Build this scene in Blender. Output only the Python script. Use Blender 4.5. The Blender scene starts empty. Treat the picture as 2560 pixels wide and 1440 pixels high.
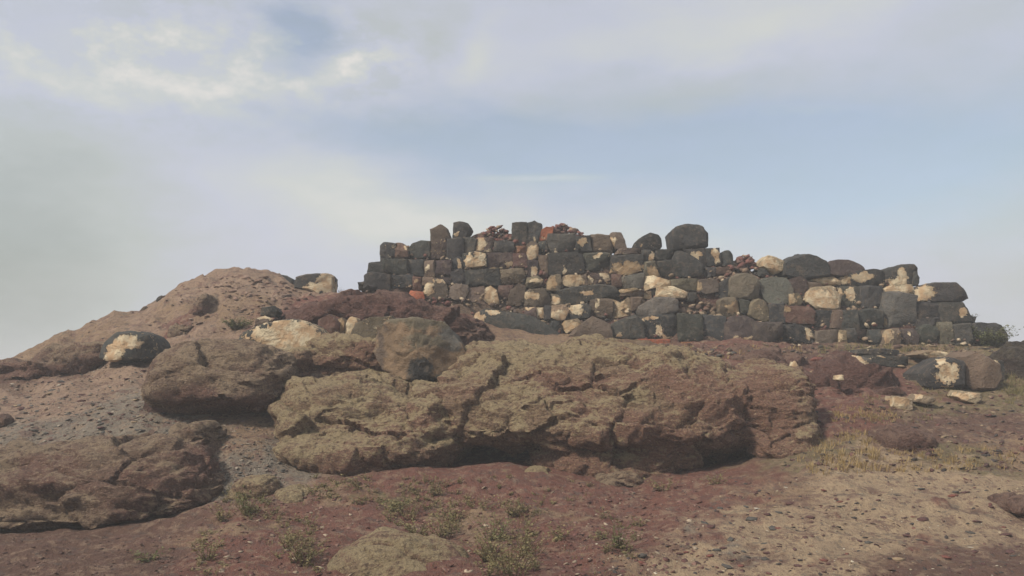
import bpy, math, random
import numpy as np
from mathutils import Vector
from mathutils.kdtree import KDTree

random.seed(7)
RNG = np.random.default_rng(11)
SC = bpy.context.scene
COL = SC.collection

# ------------------------------------------------------------------ camera
F = 2048.0                      # focal length in photo pixels (2560 wide)
CAMZ = 1.6
PITCH = math.atan(210 / F)      # eye level lies at row 930 of 1440
cd = bpy.data.cameras.new('camera')
cd.sensor_width = 36.0
cd.lens = F / 2560 * 36.0
cd.clip_start = 0.05
cd.clip_end = 20000
cam = bpy.data.objects.new('camera', cd)
cam.location = (0, 0, CAMZ)
cam.rotation_euler = (math.pi / 2 + PITCH, 0, 0)
COL.objects.link(cam)
SC.camera = cam

# ------------------------------------------------------------------ light
SUN_DIR = Vector((-0.62, -0.42, 0.74)).normalized()      # towards the sun
sl = bpy.data.lights.new('sun', 'SUN')
sl.energy = 2.9
sl.angle = math.radians(8)
sl.color = (1.0, 0.93, 0.82)
sun = bpy.data.objects.new('sun', sl)
sun.rotation_euler = SUN_DIR.to_track_quat('Z', 'Y').to_euler()
sun.location = (-20, -15, 30)
COL.objects.link(sun)

SC.view_settings.view_transform = 'Standard'
SC.view_settings.look = 'None'
SC.view_settings.gamma = 1.0
SC.view_settings.exposure = 0.62
SC.view_settings.use_curve_mapping = False
SC.cycles.max_bounces = 4
SC.cycles.diffuse_bounces = 2
SC.cycles.glossy_bounces = 1
SC.cycles.transmission_bounces = 2
SC.cycles.caustics_reflective = False
SC.cycles.caustics_refractive = False


class NT:
    """small helper for building node trees"""
    def __init__(self, tree):
        self.t = tree
        tree.nodes.clear()

    def n(self, kind, **kw):
        nd = self.t.nodes.new(kind)
        for k, v in kw.items():
            setattr(nd, k, v)
        return nd

    def set(self, sock, v):
        if hasattr(v, 'links') or hasattr(v, 'is_linked'):
            self.t.links.new(v, sock)
        else:
            sock.default_value = v

    def math(self, op, a, b=0.0, c=0.0, clamp=False):
        nd = self.n('ShaderNodeMath', operation=op, use_clamp=clamp)
        self.set(nd.inputs[0], a)
        self.set(nd.inputs[1], b)
        self.set(nd.inputs[2], c)
        return nd.outputs[0]

    def vmath(self, op, a, b=(0, 0, 0)):
        nd = self.n('ShaderNodeVectorMath', operation=op)
        self.set(nd.inputs[0], a)
        self.set(nd.inputs[1], b)
        return nd.outputs[0]

    def noise(self, vec, scale, detail=4, rough=0.55, dist=0.0):
        nd = self.n('ShaderNodeTexNoise')
        self.t.links.new(vec, nd.inputs['Vector'])
        nd.inputs['Scale'].default_value = scale
        nd.inputs['Detail'].default_value = detail
        nd.inputs['Roughness'].default_value = rough
        nd.inputs['Distortion'].default_value = dist
        return nd.outputs[0]

    def smooth(self, v, lo, hi):
        nd = self.n('ShaderNodeMapRange', interpolation_type='SMOOTHSTEP')
        self.set(nd.inputs[0], v)
        nd.inputs[1].default_value = lo
        nd.inputs[2].default_value = hi
        return nd.outputs[0]

    def remap(self, v, lo, hi, a, b):
        nd = self.n('ShaderNodeMapRange')
        self.set(nd.inputs[0], v)
        nd.inputs[1].default_value = lo
        nd.inputs[2].default_value = hi
        nd.inputs[3].default_value = a
        nd.inputs[4].default_value = b
        return nd.outputs[0]

    def mix(self, f, a, b, mode='MIX'):
        nd = self.n('ShaderNodeMix', data_type='RGBA', blend_type=mode)
        self.set(nd.inputs[0], f)
        self.set(nd.inputs[6], a if not isinstance(a, tuple) else (*a, 1))
        self.set(nd.inputs[7], b if not isinstance(b, tuple) else (*b, 1))
        return nd.outputs[2]

    def ramp(self, f, stops):
        nd = self.n('ShaderNodeValToRGB')
        self.set(nd.inputs[0], f)
        e = nd.color_ramp.elements
        while len(e) < len(stops):
            e.new(0.5)
        for el, (p, c) in zip(e, stops):
            el.position = p
            el.color = (*c, 1)
        return nd.outputs[0]


# ------------------------------------------------------------------ sky
world = bpy.data.worlds.new('World')
SC.world = world
world.use_nodes = True
world.cycles.sampling_method = 'MANUAL'
world.cycles.sample_map_resolution = 128
w = NT(world.node_tree)
out = w.n('ShaderNodeOutputWorld')
bg = w.n('ShaderNodeBackground')
w.t.links.new(bg.outputs[0], out.inputs[0])
bg.inputs[1].default_value = 0.105
sky = w.n('ShaderNodeTexSky', sky_type='NISHITA')
sky.sun_disc = False
sky.sun_elevation = math.asin(SUN_DIR.z)
sky.sun_rotation = math.atan2(SUN_DIR.x, SUN_DIR.y)
sky.air_density = 1.0
sky.dust_density = 2.0
sky.ozone_density = 1.0
tc = w.n('ShaderNodeTexCoord')
dirv = w.vmath('NORMALIZE', tc.outputs['Generated'])
sep = w.n('ShaderNodeSeparateXYZ')
w.t.links.new(dirv, sep.inputs[0])
nv = w.vmath('MULTIPLY', dirv, (1.0, 1.0, 2.6))
warp1 = w.math('MULTIPLY', w.math('SUBTRACT', w.noise(nv, 5.0, 5, 0.6), 0.5), 0.11)
warp2 = w.math('MULTIPLY', w.math('SUBTRACT', w.noise(w.vmath('ADD', nv, (7.3, 2.1, 4.4)), 6.0, 5, 0.6), 0.5), 0.09)
az0 = w.math('ARCTAN2', sep.outputs[0], sep.outputs[1])
el0 = w.math('ARCSINE', sep.outputs[2])
AZ = w.math('ADD', az0, warp1)
EL = w.math('ADD', el0, warp2)


def blob(px, py, rx, ry, wgt, rot=0.0, warp=True, power=1.0):
    a = math.atan((px - 1280) / F)
    e = math.atan((930 - py) / F * math.cos(a))
    du = w.math('SUBTRACT', AZ if warp else az0, a)
    dv = w.math('SUBTRACT', EL if warp else el0, e)
    c, s = math.cos(rot), math.sin(rot)
    p = w.math('ADD', w.math('MULTIPLY', du, c * F / rx), w.math('MULTIPLY', dv, s * F / rx))
    q = w.math('ADD', w.math('MULTIPLY', du, -s * F / ry), w.math('MULTIPLY', dv, c * F / ry))
    d = w.math('ADD', w.math('MULTIPLY', p, p), w.math('MULTIPLY', q, q))
    if power != 1.0:
        d = w.math('POWER', d, power)
    return w.math('MULTIPLY', w.math('EXPONENT', w.math('MULTIPLY', d, -1.0)), wgt)


def total(base, items):
    for it in items:
        base = w.math('ADD', base, it)
    return base


haze_low = w.math('EXPONENT', w.math('MULTIPLY', w.math('ABSOLUTE', el0), -9.0))
n_big = w.noise(nv, 2.2, 3, 0.5)
n_mid = w.noise(w.vmath('ADD', nv, (3.7, 1.9, 8.1)), 6.5, 6, 0.6)
n_fine = w.noise(w.vmath('ADD', w.vmath('MULTIPLY', dirv, (1.0, 1.0, 1.7)), (1.7, 5.9, 2.1)), 16.0, 9, 0.64, 0.0)
cover = total(w.math('ADD', 0.85, w.math('MULTIPLY', w.math('SUBTRACT', n_big, 0.5), 0.35)), [
    blob(1720, 345, 640, 115, -0.5), blob(720, 45, 85, 66, -0.55), blob(2330, 430, 380, 130, -0.4),
    blob(940, 300, 230, 60, -0.12), blob(1340, 390, 260, 70, -0.3), blob(1900, 520, 420, 90, -0.22), blob(1000, 330, 300, 70, -0.2)])
cover = w.math('ADD', cover, w.math('MULTIPLY', haze_low, 0.30))
cover = w.math('MINIMUM', w.math('MAXIMUM', cover, 0.42), 1.0)
puff = w.math('MULTIPLY', w.math('SUBTRACT', n_fine, 0.5), total(0.12, [
    blob(330, 110, 480, 120, 1.9, warp=False), blob(830, 120, 190, 90, 1.4, warp=False)]))
puff = w.math('MAXIMUM', puff, -0.07)
tone = total(w.math('ADD', w.math('ADD', 0.36, w.math('MULTIPLY', haze_low, 0.13)), w.math('MULTIPLY', w.math('SUBTRACT', n_mid, 0.5), 0.32)), [
    puff,
    blob(250, 110, 330, 110, 0.22), blob(480, 180, 70, 26, 0.24), blob(320, 140, 70, 30, 0.16),
    blob(150, 210, 160, 30, 0.10), blob(860, 110, 60, 34, 0.34, 0.5), blob(740, 170, 130, 20, 0.24, 0.2), blob(670, 100, 60, 30, 0.16),
    blob(1210, 110, 46, 110, 0.20, -0.35), blob(1900, 20, 520, 70, 0.22, 0.1), blob(1960, 275, 160, 16, 0.14),
    blob(1340, 438, 170, 9, 0.36, 0.0, False), blob(1330, 462, 140, 22, 0.10, 0.0, False),
    blob(900, 500, 330, 80, 0.26, -0.22), blob(1400, 590, 520, 70, 0.20), blob(620, 205, 230, 50, 0.06),
    blob(1130, 60, 130, 80, -0.10), blob(1650, 200, 300, 60, -0.10), blob(20, 680, 340, 300, -0.36, warp=False), blob(2560, 720, 230, 320, -0.12, warp=False)])
cloud = w.ramp(tone, [(0.0, (2.5, 2.65, 2.5)), (0.22, (3.35, 3.5, 3.38)), (0.40, (3.75, 3.85, 4.35)), (0.60, (4.2, 4.25, 4.05)), (0.95, (5.7, 5.3, 4.8))])
skyb = w.vmath('MULTIPLY', sky.outputs[0], (1.0, 0.98, 0.9))
col = w.mix(cover, skyb, cloud)
w.t.links.new(col, bg.inputs[0])

# ------------------------------------------------------------------ numeric tools
PERM = RNG.permutation(256)
PERM = np.concatenate([PERM, PERM, PERM])
GRAD = RNG.normal(size=(256, 3))
GRAD /= np.linalg.norm(GRAD, axis=1)[:, None]


def perlin(p):
    p = np.asarray(p, float)
    i = np.floor(p).astype(int)
    f = p - i
    i &= 255
    u = f * f * f * (f * (f * 6 - 15) + 10)
    res = 0
    for dx in (0, 1):
        for dy in (0, 1):
            for dz in (0, 1):
                h = PERM[PERM[PERM[(i[:, 0] + dx) & 255] + ((i[:, 1] + dy) & 255)] + ((i[:, 2] + dz) & 255)]
                g = GRAD[h]
                d = g[:, 0] * (f[:, 0] - dx) + g[:, 1] * (f[:, 1] - dy) + g[:, 2] * (f[:, 2] - dz)
                wx = u[:, 0] if dx else 1 - u[:, 0]
                wy = u[:, 1] if dy else 1 - u[:, 1]
                wz = u[:, 2] if dz else 1 - u[:, 2]
                res = res + d * wx * wy * wz
    return res * 1.5


def fbm(p, oct=4, gain=0.5):
    r, a = 0, 1.0
    p = np.asarray(p, float)
    for _ in range(oct):
        r = r + a * perlin(p)
        p = p * 2.03 + 17.3
        a *= gain
    return r


def ridged(p, oct=3, gain=0.5):
    r, a = 0, 1.0
    p = np.asarray(p, float)
    for _ in range(oct):
        r = r + a * (1 - 2 * np.abs(perlin(p)))
        p = p * 2.1 + 9.1
        a *= gain
    return r


def sstep(x, a, b):
    t = np.clip((x - a) / (b - a), 0, 1)
    return t * t * (3 - 2 * t)


CP, SP = math.cos(PITCH), math.sin(PITCH)


def at(px, py, Y):
    """the point at depth Y (metres in front of the camera) behind pixel (px, py)"""
    a = (px - 1280.0) / F
    b = (720.0 - py) / F
    dx, dy, dz = a, CP - b * SP, SP + b * CP
    return np.stack(np.broadcast_arrays(dx / dy * Y, Y + 0 * a, CAMZ + dz / dy * Y), -1)


def to_px(p):
    x, y, z = p[:, 0], p[:, 1], p[:, 2] - CAMZ
    fz = y * CP + z * SP
    up = -y * SP + z * CP
    return np.stack([1280 + F * x / fz, 720 - F * up / fz], -1)


def link_mesh(name, v, f, mat, parent=None, smooth=True, attrs=None, origin=None, sharp=0):
    v = np.asarray(v, float)
    org = np.zeros(3) if origin is None else np.asarray(origin, float)
    me = bpy.data.meshes.new(name)
    if isinstance(f, np.ndarray):
        k = f.shape[1]
        me.vertices.add(len(v))
        me.vertices.foreach_set('co', (v - org).astype(np.float32).ravel())
        me.loops.add(f.size)
        me.loops.foreach_set('vertex_index', f.astype(np.int32).ravel())
        me.polygons.add(len(f))
        me.polygons.foreach_set('loop_start', np.arange(0, f.size, k, dtype=np.int32))
        me.polygons.foreach_set('loop_total', np.full(len(f), k, dtype=np.int32))
        me.update(calc_edges=True)
    else:
        me.from_pydata((v - org).tolist(), [], f)
    if smooth:
        me.polygons.foreach_set('use_smooth', np.ones(len(me.polygons), bool))
        if sharp:
            me.set_sharp_from_angle(angle=math.radians(sharp))
    if attrs:
        for an, av in attrs.items():
            av = np.asarray(av, np.float32)
            if av.ndim == 2:
                if av.shape[1] == 3:
                    av = np.concatenate([av, np.ones((len(av), 1), np.float32)], 1)
                a = me.attributes.new(an, 'FLOAT_COLOR', 'POINT')
                a.data.foreach_set('color', av.ravel())
            else:
                a = me.attributes.new(an, 'FLOAT', 'POINT')
                a.data.foreach_set('value', av)
    if mat:
        me.materials.append(mat)
    o = bpy.data.objects.new(name, me)
    o.location = org
    COL.objects.link(o)
    if parent is not None:
        o.parent = parent
        o.location = org - np.array(parent.location)
    return o


def tag(o, label, cat=None, group=None, kind=None):
    o['label'] = label
    if cat:
        o['category'] = cat
    if group:
        o['group'] = group
    if kind:
        o['kind'] = kind
    return o


def empty(name, loc):
    o = bpy.data.objects.new(name, None)
    o.location = loc
    o.empty_display_size = 0.2
    COL.objects.link(o)
    return o


# ------------------------------------------------------------------ materials
def new_mat(name):
    m = bpy.data.materials.new(name)
    m.use_nodes = True
    t = NT(m.node_tree)
    o = t.n('ShaderNodeOutputMaterial')
    b = t.n('ShaderNodeBsdfPrincipled')
    t.t.links.new(b.outputs[0], o.inputs[0])
    b.inputs['Roughness'].default_value = 0.92
    b.inputs['Specular IOR Level'].default_value = 0.25
    return m, t, b


def bump(t, b, h, dist, strength=1.0):
    bn = t.n('ShaderNodeBump')
    bn.inputs['Strength'].default_value = strength
    bn.inputs['Distance'].default_value = dist
    t.t.links.new(h, bn.inputs['Height'])
    t.t.links.new(bn.outputs[0], b.inputs['Normal'])


def attr(t, name):
    a = t.n('ShaderNodeAttribute', attribute_name=name)
    return a


def m_stone():
    """hewn basalt with flaking pale crust; tint, pale and warm come with each stone"""
    m, t, b = new_mat('hewn_stone')
    pos = t.n('ShaderNodeNewGeometry').outputs['Position']
    tint = attr(t, 'tint').outputs['Color']
    pale = attr(t, 'pale').outputs['Fac']
    n1 = t.noise(pos, 3.2, 5, 0.6)
    n2 = t.noise(pos, 14.0, 6, 0.65)
    n3 = t.noise(t.vmath('ADD', pos, (5, 9, 2)), 46.0, 4, 0.6)
    c = t.mix(t.smooth(n1, 0.35, 0.7), t.mix(0.55, tint, (0.5, 0.5, 0.5), 'MULTIPLY'), tint)
    n5 = t.noise(t.vmath('ADD', pos, (8, 4, 6)), 5.0, 6, 0.7)
    c = t.mix(t.math('MULTIPLY', t.smooth(n5, 0.52, 0.68), 0.42), c, (0.17, 0.125, 0.085))
    c = t.mix(t.math('MULTIPLY', t.smooth(n2, 0.50, 0.70), 0.5), c, (0.16, 0.125, 0.09))
    c = t.mix(t.math('MULTIPLY', t.smooth(n3, 0.5, 0.75), 0.4), c, (0.03, 0.03, 0.03))
    pn = t.math('ADD', pale, t.math('MULTIPLY', t.math('SUBTRACT', t.noise(t.vmath('ADD', pos, (2, 2, 7)), 10.0, 8, 0.75), 0.5), 2.1))
    pm = t.smooth(pn, 0.46, 0.58)
    pcol = t.mix(t.smooth(t.noise(pos, 7.0, 5, 0.6), 0.4, 0.62), (0.42, 0.285, 0.165), (0.58, 0.485, 0.325))
    pcol = t.mix(t.math('MULTIPLY', t.smooth(n2, 0.5, 0.75), 0.6), pcol, (0.20, 0.155, 0.105))
    warm = attr(t, 'warm').outputs['Fac']
    pcol = t.mix(t.math('MULTIPLY', warm, 0.85), pcol, (0.255, 0.165, 0.085))
    c = t.mix(pm, c, pcol)
    t.t.links.new(c, b.inputs['Base Color'])
    h = t.math('ADD', t.math('MULTIPLY', n2, 0.7), t.math('MULTIPLY', n3, 0.35))
    h = t.math('ADD', h, t.math('MULTIPLY', pm, 0.25))
    bump(t, b, h, 0.05)
    return m


def m_rock(name, light, mid, red, dark, lich=1.0, fine=1.0):
    """weathered bedrock: crust colour on mid brown with red patches and dark pits"""
    m, t, b = new_mat(name)
    g = t.n('ShaderNodeNewGeometry')
    pos = g.outputs['Position']
    posl = t.vmath('MULTIPLY', pos, (1.0, 1.0, 1.8))
    n0 = t.noise(posl, 0.9, 4, 0.6)
    n1 = t.noise(t.vmath('ADD', posl, (4, 1, 9)), 3.0, 6, 0.65)
    n2 = t.noise(posl, 15.0 * fine, 8, 0.72)
    n3 = t.noise(t.vmath('ADD', pos, (3, 8, 1)), 38.0 * fine, 6, 0.7)
    redat = attr(t, 'warm').outputs['Fac']
    nz = t.n('ShaderNodeSeparateXYZ')
    t.t.links.new(g.outputs['Normal'], nz.inputs[0])
    crust = t.math('ADD', t.math('ADD', n1, t.math('MULTIPLY', t.math('SUBTRACT', n2, 0.5), 0.9)), t.math('MULTIPLY', nz.outputs[2], 0.16 * lich))
    crust = t.math('SUBTRACT', crust, t.math('MULTIPLY', redat, 0.5))
    c = t.mix(t.smooth(t.math('ADD', n0, t.math('MULTIPLY', redat, 0.45)), 0.46, 0.66), mid, red)
    c = t.mix(t.math('MULTIPLY', t.smooth(crust, 0.46, 0.66), 0.88), c, light)
    c = t.mix(t.math('MULTIPLY', t.smooth(n2, 0.50, 0.36), 0.55), c, dark)
    c = t.mix(t.math('MULTIPLY', t.smooth(n3, 0.54, 0.68), 0.6), c, dark)
    c = t.mix(t.math('MULTIPLY', t.smooth(n3, 0.46, 0.34), 0.6), c, tuple(min(1, x * 1.4) for x in light))
    t.t.links.new(c, b.inputs['Base Color'])
    n6 = t.noise(posl, 26.0 * fine, 5, 0.65)
    h = t.math('ADD', t.math('ADD', t.math('MULTIPLY', n2, 0.8), t.math('MULTIPLY', n6, 0.6)), t.math('MULTIPLY', n3, 0.45))
    bump(t, b, h, 0.11)
    return m


def m_soil():
    m, t, b = new_mat('soil')
    pos = t.n('ShaderNodeNewGeometry').outputs['Position']
    tint = attr(t, 'tint').outputs['Color']
    n1 = t.noise(pos, 4.5, 6, 0.65)
    n2 = t.noise(t.vmath('MULTIPLY', pos, (1, 0.6, 1)), 22.0, 6, 0.7)
    n3 = t.noise(pos, 75.0, 4, 0.65)
    c = t.mix(t.smooth(n1, 0.3, 0.7), t.mix(0.4, tint, (0.55, 0.5, 0.5), 'MULTIPLY'), t.mix(0.35, tint, (1.25, 1.2, 1.1), 'MULTIPLY'))
    c = t.mix(t.math('MULTIPLY', t.smooth(n2, 0.50, 0.62), 0.72), c, t.mix(0.8, tint, (0.42, 0.36, 0.38), 'MULTIPLY'))
    n7 = t.noise(t.vmath('MULTIPLY', t.vmath('ADD', pos, (2, 13, 5)), (0.75, 1.0, 1.0)), 5.5, 10, 0.76)
    c = t.mix(t.math('MULTIPLY', t.smooth(n7, 0.535, 0.56), 0.72), c, (0.125, 0.066, 0.052))
    n8 = t.noise(t.vmath('MULTIPLY', t.vmath('ADD', pos, (21, 4, 5)), (0.75, 1.0, 1.0)), 8.0, 9, 0.74)
    c = t.mix(t.math('MULTIPLY', t.smooth(n8, 0.565, 0.59), 0.5), c, (0.09, 0.078, 0.066))
    n4 = t.noise(t.vmath('ADD', pos, (11, 3, 5)), 9.0, 7, 0.7)
    c = t.mix(t.math('MULTIPLY', t.smooth(n4, 0.50, 0.62), 0.62), c, (0.27, 0.185, 0.122))
    c = t.mix(t.math('MULTIPLY', t.smooth(n3, 0.60, 0.72), 0.55), c, (0.30, 0.25, 0.19))
    c = t.mix(t.math('MULTIPLY', t.smooth(n3, 0.42, 0.30), 0.6), c, (0.055, 0.045, 0.042))
    t.t.links.new(c, b.inputs['Base Color'])
    h = t.math('ADD', t.math('MULTIPLY', n2, 0.9), t.math('MULTIPLY', n3, 0.5))
    bump(t, b, h, 0.05)
    return m


def m_pebble():
    m, t, b = new_mat('loose_stone')
    pos = t.n('ShaderNodeNewGeometry').outputs['Position']
    tint = attr(t, 'tint').outputs['Color']
    n2 = t.noise(pos, 30.0, 5, 0.65)
    c = t.mix(t.smooth(n2, 0.35, 0.7), t.mix(0.6, tint, (0.55, 0.5, 0.5), 'MULTIPLY'), tint)
    t.t.links.new(c, b.inputs['Base Color'])
    bump(t, b, n2, 0.02)
    return m


def m_plant(name, c1, c2, trans=0.25):
    m, t, b = new_mat(name)
    pos = t.n('ShaderNodeNewGeometry').outputs['Position']
    n = t.noise(pos, 17.0, 3, 0.6)
    c = t.mix(t.smooth(n, 0.35, 0.65), c1, c2)
    t.t.links.new(c, b.inputs['Base Color'])
    b.inputs['Roughness'].default_value = 0.75
    tr = t.n('ShaderNodeBsdfTranslucent')
    t.t.links.new(c, tr.inputs[0])
    mx = t.n('ShaderNodeMixShader')
    mx.inputs[0].default_value = trans
    t.t.links.new(b.outputs[0], mx.inputs[1])
    t.t.links.new(tr.outputs[0], mx.inputs[2])
    o = [q for q in t.t.nodes if q.type == 'OUTPUT_MATERIAL'][0]
    t.t.links.new(mx.outputs[0], o.inputs[0])
    return m


M_STONE = m_stone()
M_LICHEN = m_rock('lichen_rock', (0.36, 0.28, 0.16), (0.255, 0.168, 0.105), (0.245, 0.135, 0.092), (0.045, 0.033, 0.026))
M_BROWN = m_rock('brown_rock', (0.30, 0.22, 0.142), (0.20, 0.132, 0.09), (0.185, 0.10, 0.074), (0.038, 0.028, 0.024), 0.8)
M_RED = m_rock('red_rock', (0.20, 0.125, 0.09), (0.145, 0.08, 0.06), (0.13, 0.064, 0.05), (0.045, 0.028, 0.026), 0.7, 0.8)
M_DARK = m_rock('dark_rock', (0.10, 0.08, 0.055), (0.06, 0.048, 0.04), (0.07, 0.045, 0.036), (0.025, 0.022, 0.02), 0.6)
M_SOIL = m_soil()
M_PEB = m_pebble()
M_CORE = m_rock('rubble_core', (0.32, 0.25, 0.165), (0.17, 0.115, 0.08), (0.13, 0.06, 0.05), (0.035, 0.03, 0.026), 0.6, 1.2)
M_GREEN = m_plant('green_leaf', (0.09, 0.105, 0.038), (0.16, 0.16, 0.065))
M_WEED = m_plant('weed_leaf', (0.15, 0.135, 0.058), (0.25, 0.2, 0.095))
M_DRY = m_plant('dry_grass', (0.27, 0.18, 0.075), (0.34, 0.25, 0.115), 0.15)
M_STEM = m_plant('plant_stem', (0.16, 0.115, 0.05), (0.12, 0.10, 0.045), 0.05)

# ------------------------------------------------------------------ terrain
CTRL = [  # (px, py, depth) on the ground
    (-700, 1440, 6.4), (0, 1440, 6.4), (700, 1440, 6.4), (1300, 1440, 6.4), (2000, 1440, 6.4), (2560, 1440, 6.4), (3300, 1440, 6.4),
    (600, 1330, 7.6), (1000, 1300, 8.0), (1500, 1300, 8.0), (2200, 1300, 7.6), (2560, 1300, 7.7), (3100, 1290, 7.8),
    (1560, 1240, 8.8), (1200, 1175, 9.4), (900, 1180, 9.35), (620, 1250, 8.5), (1800, 1230, 8.5),
    (-400, 1350, 7.6), (0, 1352, 7.5), (200, 1350, 7.55), (400, 1335, 7.7), (520, 1275, 8.2), (0, 1310, 8.3), (250, 1310, 8.3), (0, 1262, 9.0), (250, 1255, 9.0), (-300, 1262, 9.0), (420, 1240, 8.9),
    (-500, 1120, 9.9), (0, 1105, 9.8), (180, 1100, 9.8), (330, 1080, 9.9), (480, 1070, 10.0),
    (640, 1110, 9.5), (600, 1190, 9.0), (690, 1165, 9.3), (700, 1070, 10.2), (560, 1060, 10.2),
    (200, 1010, 11.0), (0, 975, 12.0), (-300, 990, 12), (300, 900, 12.9), (390, 1000, 11.0), (450, 868, 13.2), (590, 826, 13.8), (100, 960, 12.3),
    (700, 850, 12.6), (820, 860, 12.3), (820, 930, 11.4),
    (580, 674, 16.6), (520, 682, 16.5), (640, 679, 16.6), (690, 690, 16.6), (470, 700, 16.4), (400, 741, 16.1), (300, 788, 15.6), (255, 793, 15.4), (205, 810, 15.1), (150, 840, 14.8), (100, 864, 14.6), (0, 905, 14.1), (-250, 985, 13.6),
    (740, 712, 16.6), (835, 745, 16.4), (900, 745, 16.0),
    (520, 750, 14.9), (600, 770, 14.5), (690, 770, 14.7), (430, 800, 14.4), (330, 840, 14.1), (250, 870, 13.7), (130, 915, 13.2),
    (960, 745, 15.0), (1100, 775, 14.5), (1250, 868, 13.5), (1400, 876, 13.4), (1600, 872, 13.5), (1800, 872, 13.6), (2000, 876, 13.7), (2200, 880, 13.8), (2400, 876, 14.0), (2500, 872, 14.5),
    (1500, 880, 12.8), (1800, 905, 12.5), (1950, 905, 13.0), (2200, 945, 12.3), (2100, 1000, 11.2), (2300, 1030, 10.8),
    (2100, 1060, 10.3), (2500, 1005, 11.4), (2650, 872, 15.0), (2800, 900, 14.0), (2050, 1160, 9.0), (2300, 1170, 9.0), (2560, 1160, 9.2), (2560, 1080, 10.0), (3000, 1080, 10.0),
    (2400, 960, 12.2), (1300, 1130, 10.9), (1700, 1130, 10.9), (1000, 1130, 10.8), (1880, 1130, 10.4), (1300, 1160, 10.0), (1600, 1175, 9.9), (850, 1145, 10.2), (1300, 1010, 11.9), (1700, 1000, 11.9), (1000, 1000, 11.9),
]
cp = np.array([at(float(a), float(b), c) for a, b, c in CTRL])
EXTRA = [(-12, 0, -0.2), (12, 0, -0.2), (0, 0, 0.0), (0, 4, -0.02), (-4, 4, 0), (4, 4, 0), (0, -8, -0.6), (-14, 8, 0.1), (14, 8, 0.2), (15, 14, 0.9), (-14, 14, 0.5),
         (-10, 19, 0.6), (-5.8, 18.5, 2.9), (-3, 19, 1.9), (0, 16, 2.6), (3, 16, 2.2), (6, 16, 2.1), (9, 16.5, 2.0), (0, 19, 1.5), (4, 19, 1.4), (9, 19, 1.2), (13, 19, 0.3),
         (-12, 24, -1.5), (-5, 24, -1), (0, 24, -1), (5, 24, -1), (12, 24, -1.5), (-10, 32, -4), (0, 32, -4), (10, 32, -4), (-24, 12, -2), (24, 12, -2), (-20, -10, -1.5), (20, -10, -1.5)]
cp = np.vstack([cp, np.array(EXTRA, float)])


def _k(d2):
    return np.sqrt(d2 + 0.10)


_n = len(cp)
_A = np.zeros((_n + 3, _n + 3))
_d2 = ((cp[:, None, :2] - cp[None, :, :2]) ** 2).sum(-1)
_A[:_n, :_n] = _k(_d2) - 0.012 * np.eye(_n)
_P = np.c_[np.ones(_n), cp[:, :2]]
_A[:_n, _n:] = _P
_A[_n:, :_n] = _P.T
_W = np.linalg.solve(_A, np.r_[cp[:, 2], 0, 0, 0])


def terrain_base(x, y):
    x = np.asarray(x, float).ravel()
    y = np.asarray(y, float).ravel()
    z = np.zeros_like(x)
    for s in range(0, len(x), 20000):
        xs, ys = x[s:s + 20000], y[s:s + 20000]
        d2 = (xs[:, None] - cp[None, :, 0]) ** 2 + (ys[:, None] - cp[None, :, 1]) ** 2
        z[s:s + 20000] = _k(d2) @ _W[:_n] + _W[_n] + _W[_n + 1] * xs + _W[_n + 2] * ys
    far = sstep(np.hypot(x, y - 8), 20, 34)
    return z * (1 - far) + far * (-5.0)


def terrain(x, y):
    x = np.asarray(x, float).ravel()
    y = np.asarray(y, float).ravel()
    z = terrain_base(x, y)
    p = np.stack([x, y, 0 * x], 1)
    hill = sstep(-x, 1.2, 3.0) * sstep(y, 10.5, 12.5)
    z = z + 0.06 * fbm(p * 0.9, 3) + 0.034 * fbm(p * 3.4 + 5, 3)
    z = z + hill * (0.10 * ridged(np.stack([x * 0.9 + y * 0.5, y * 0.9, 0 * x + 3], 1), 5, 0.6) - 0.13)
    ledge = sstep(x, 2.0, 4.0) * sstep(y, 8.2, 9.5)
    z = z + ledge * 0.03 * ridged(np.stack([x * 0.8, y * 2.0, 0 * x + 8], 1), 3)
    return z + 0.014 * fbm(p * 12.0 + 2, 2)


def spaced(lo, hi, st, reach):
    mid = np.arange(lo, hi + 1e-6, st)
    a, s, outp = 0.0, st, []
    while a < reach:
        s *= 1.35
        a += s
        outp.append(a)
    outp = np.array(outp)
    return np.concatenate([lo - outp[::-1], mid, mid[-1] + outp])


gx = spaced(-10.5, 10.8, 0.05, 3000)
gy = spaced(4.5, 18.0, 0.05, 3000)
GX, GY = np.meshgrid(gx, gy)
GZ = terrain(GX, GY).reshape(GX.shape)
gv = np.stack([GX.ravel(), GY.ravel(), GZ.ravel()], 1)
ii = np.arange(len(gx) * len(gy)).reshape(len(gy), len(gx))
gf = np.stack([ii[:-1, :-1].ravel(), ii[:-1, 1:].ravel(), ii[1:, 1:].ravel(), ii[1:, :-1].ravel()], 1)

_i0, _j0 = np.searchsorted(gx, -10.5 + 1e-6) - 1, np.searchsorted(gy, 4.5 + 1e-6) - 1


def ground_z(x, y):
    u = np.clip((x - gx[_i0]) / 0.05, 0, 425.9)
    v = np.clip((y - gy[_j0]) / 0.05, 0, 269.9)
    i, j = u.astype(int), v.astype(int)
    fu, fv = u - i, v - j
    i += _i0
    j += _j0
    return (GZ[j, i] * (1 - fu) + GZ[j, i + 1] * fu) * (1 - fv) + (GZ[j + 1, i] * (1 - fu) + GZ[j + 1, i + 1] * fu) * fv


_YS = np.linspace(4.6, 17.9, 900)


def ground_hit(px, py):
    p = at(np.full(900, float(px)), np.full(900, float(py)), _YS)
    d = ground_z(p[:, 0], p[:, 1]) - p[:, 2]
    i = np.argmax(d > 0)
    return p[i] if d[i] > 0 else p[-1]


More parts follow.
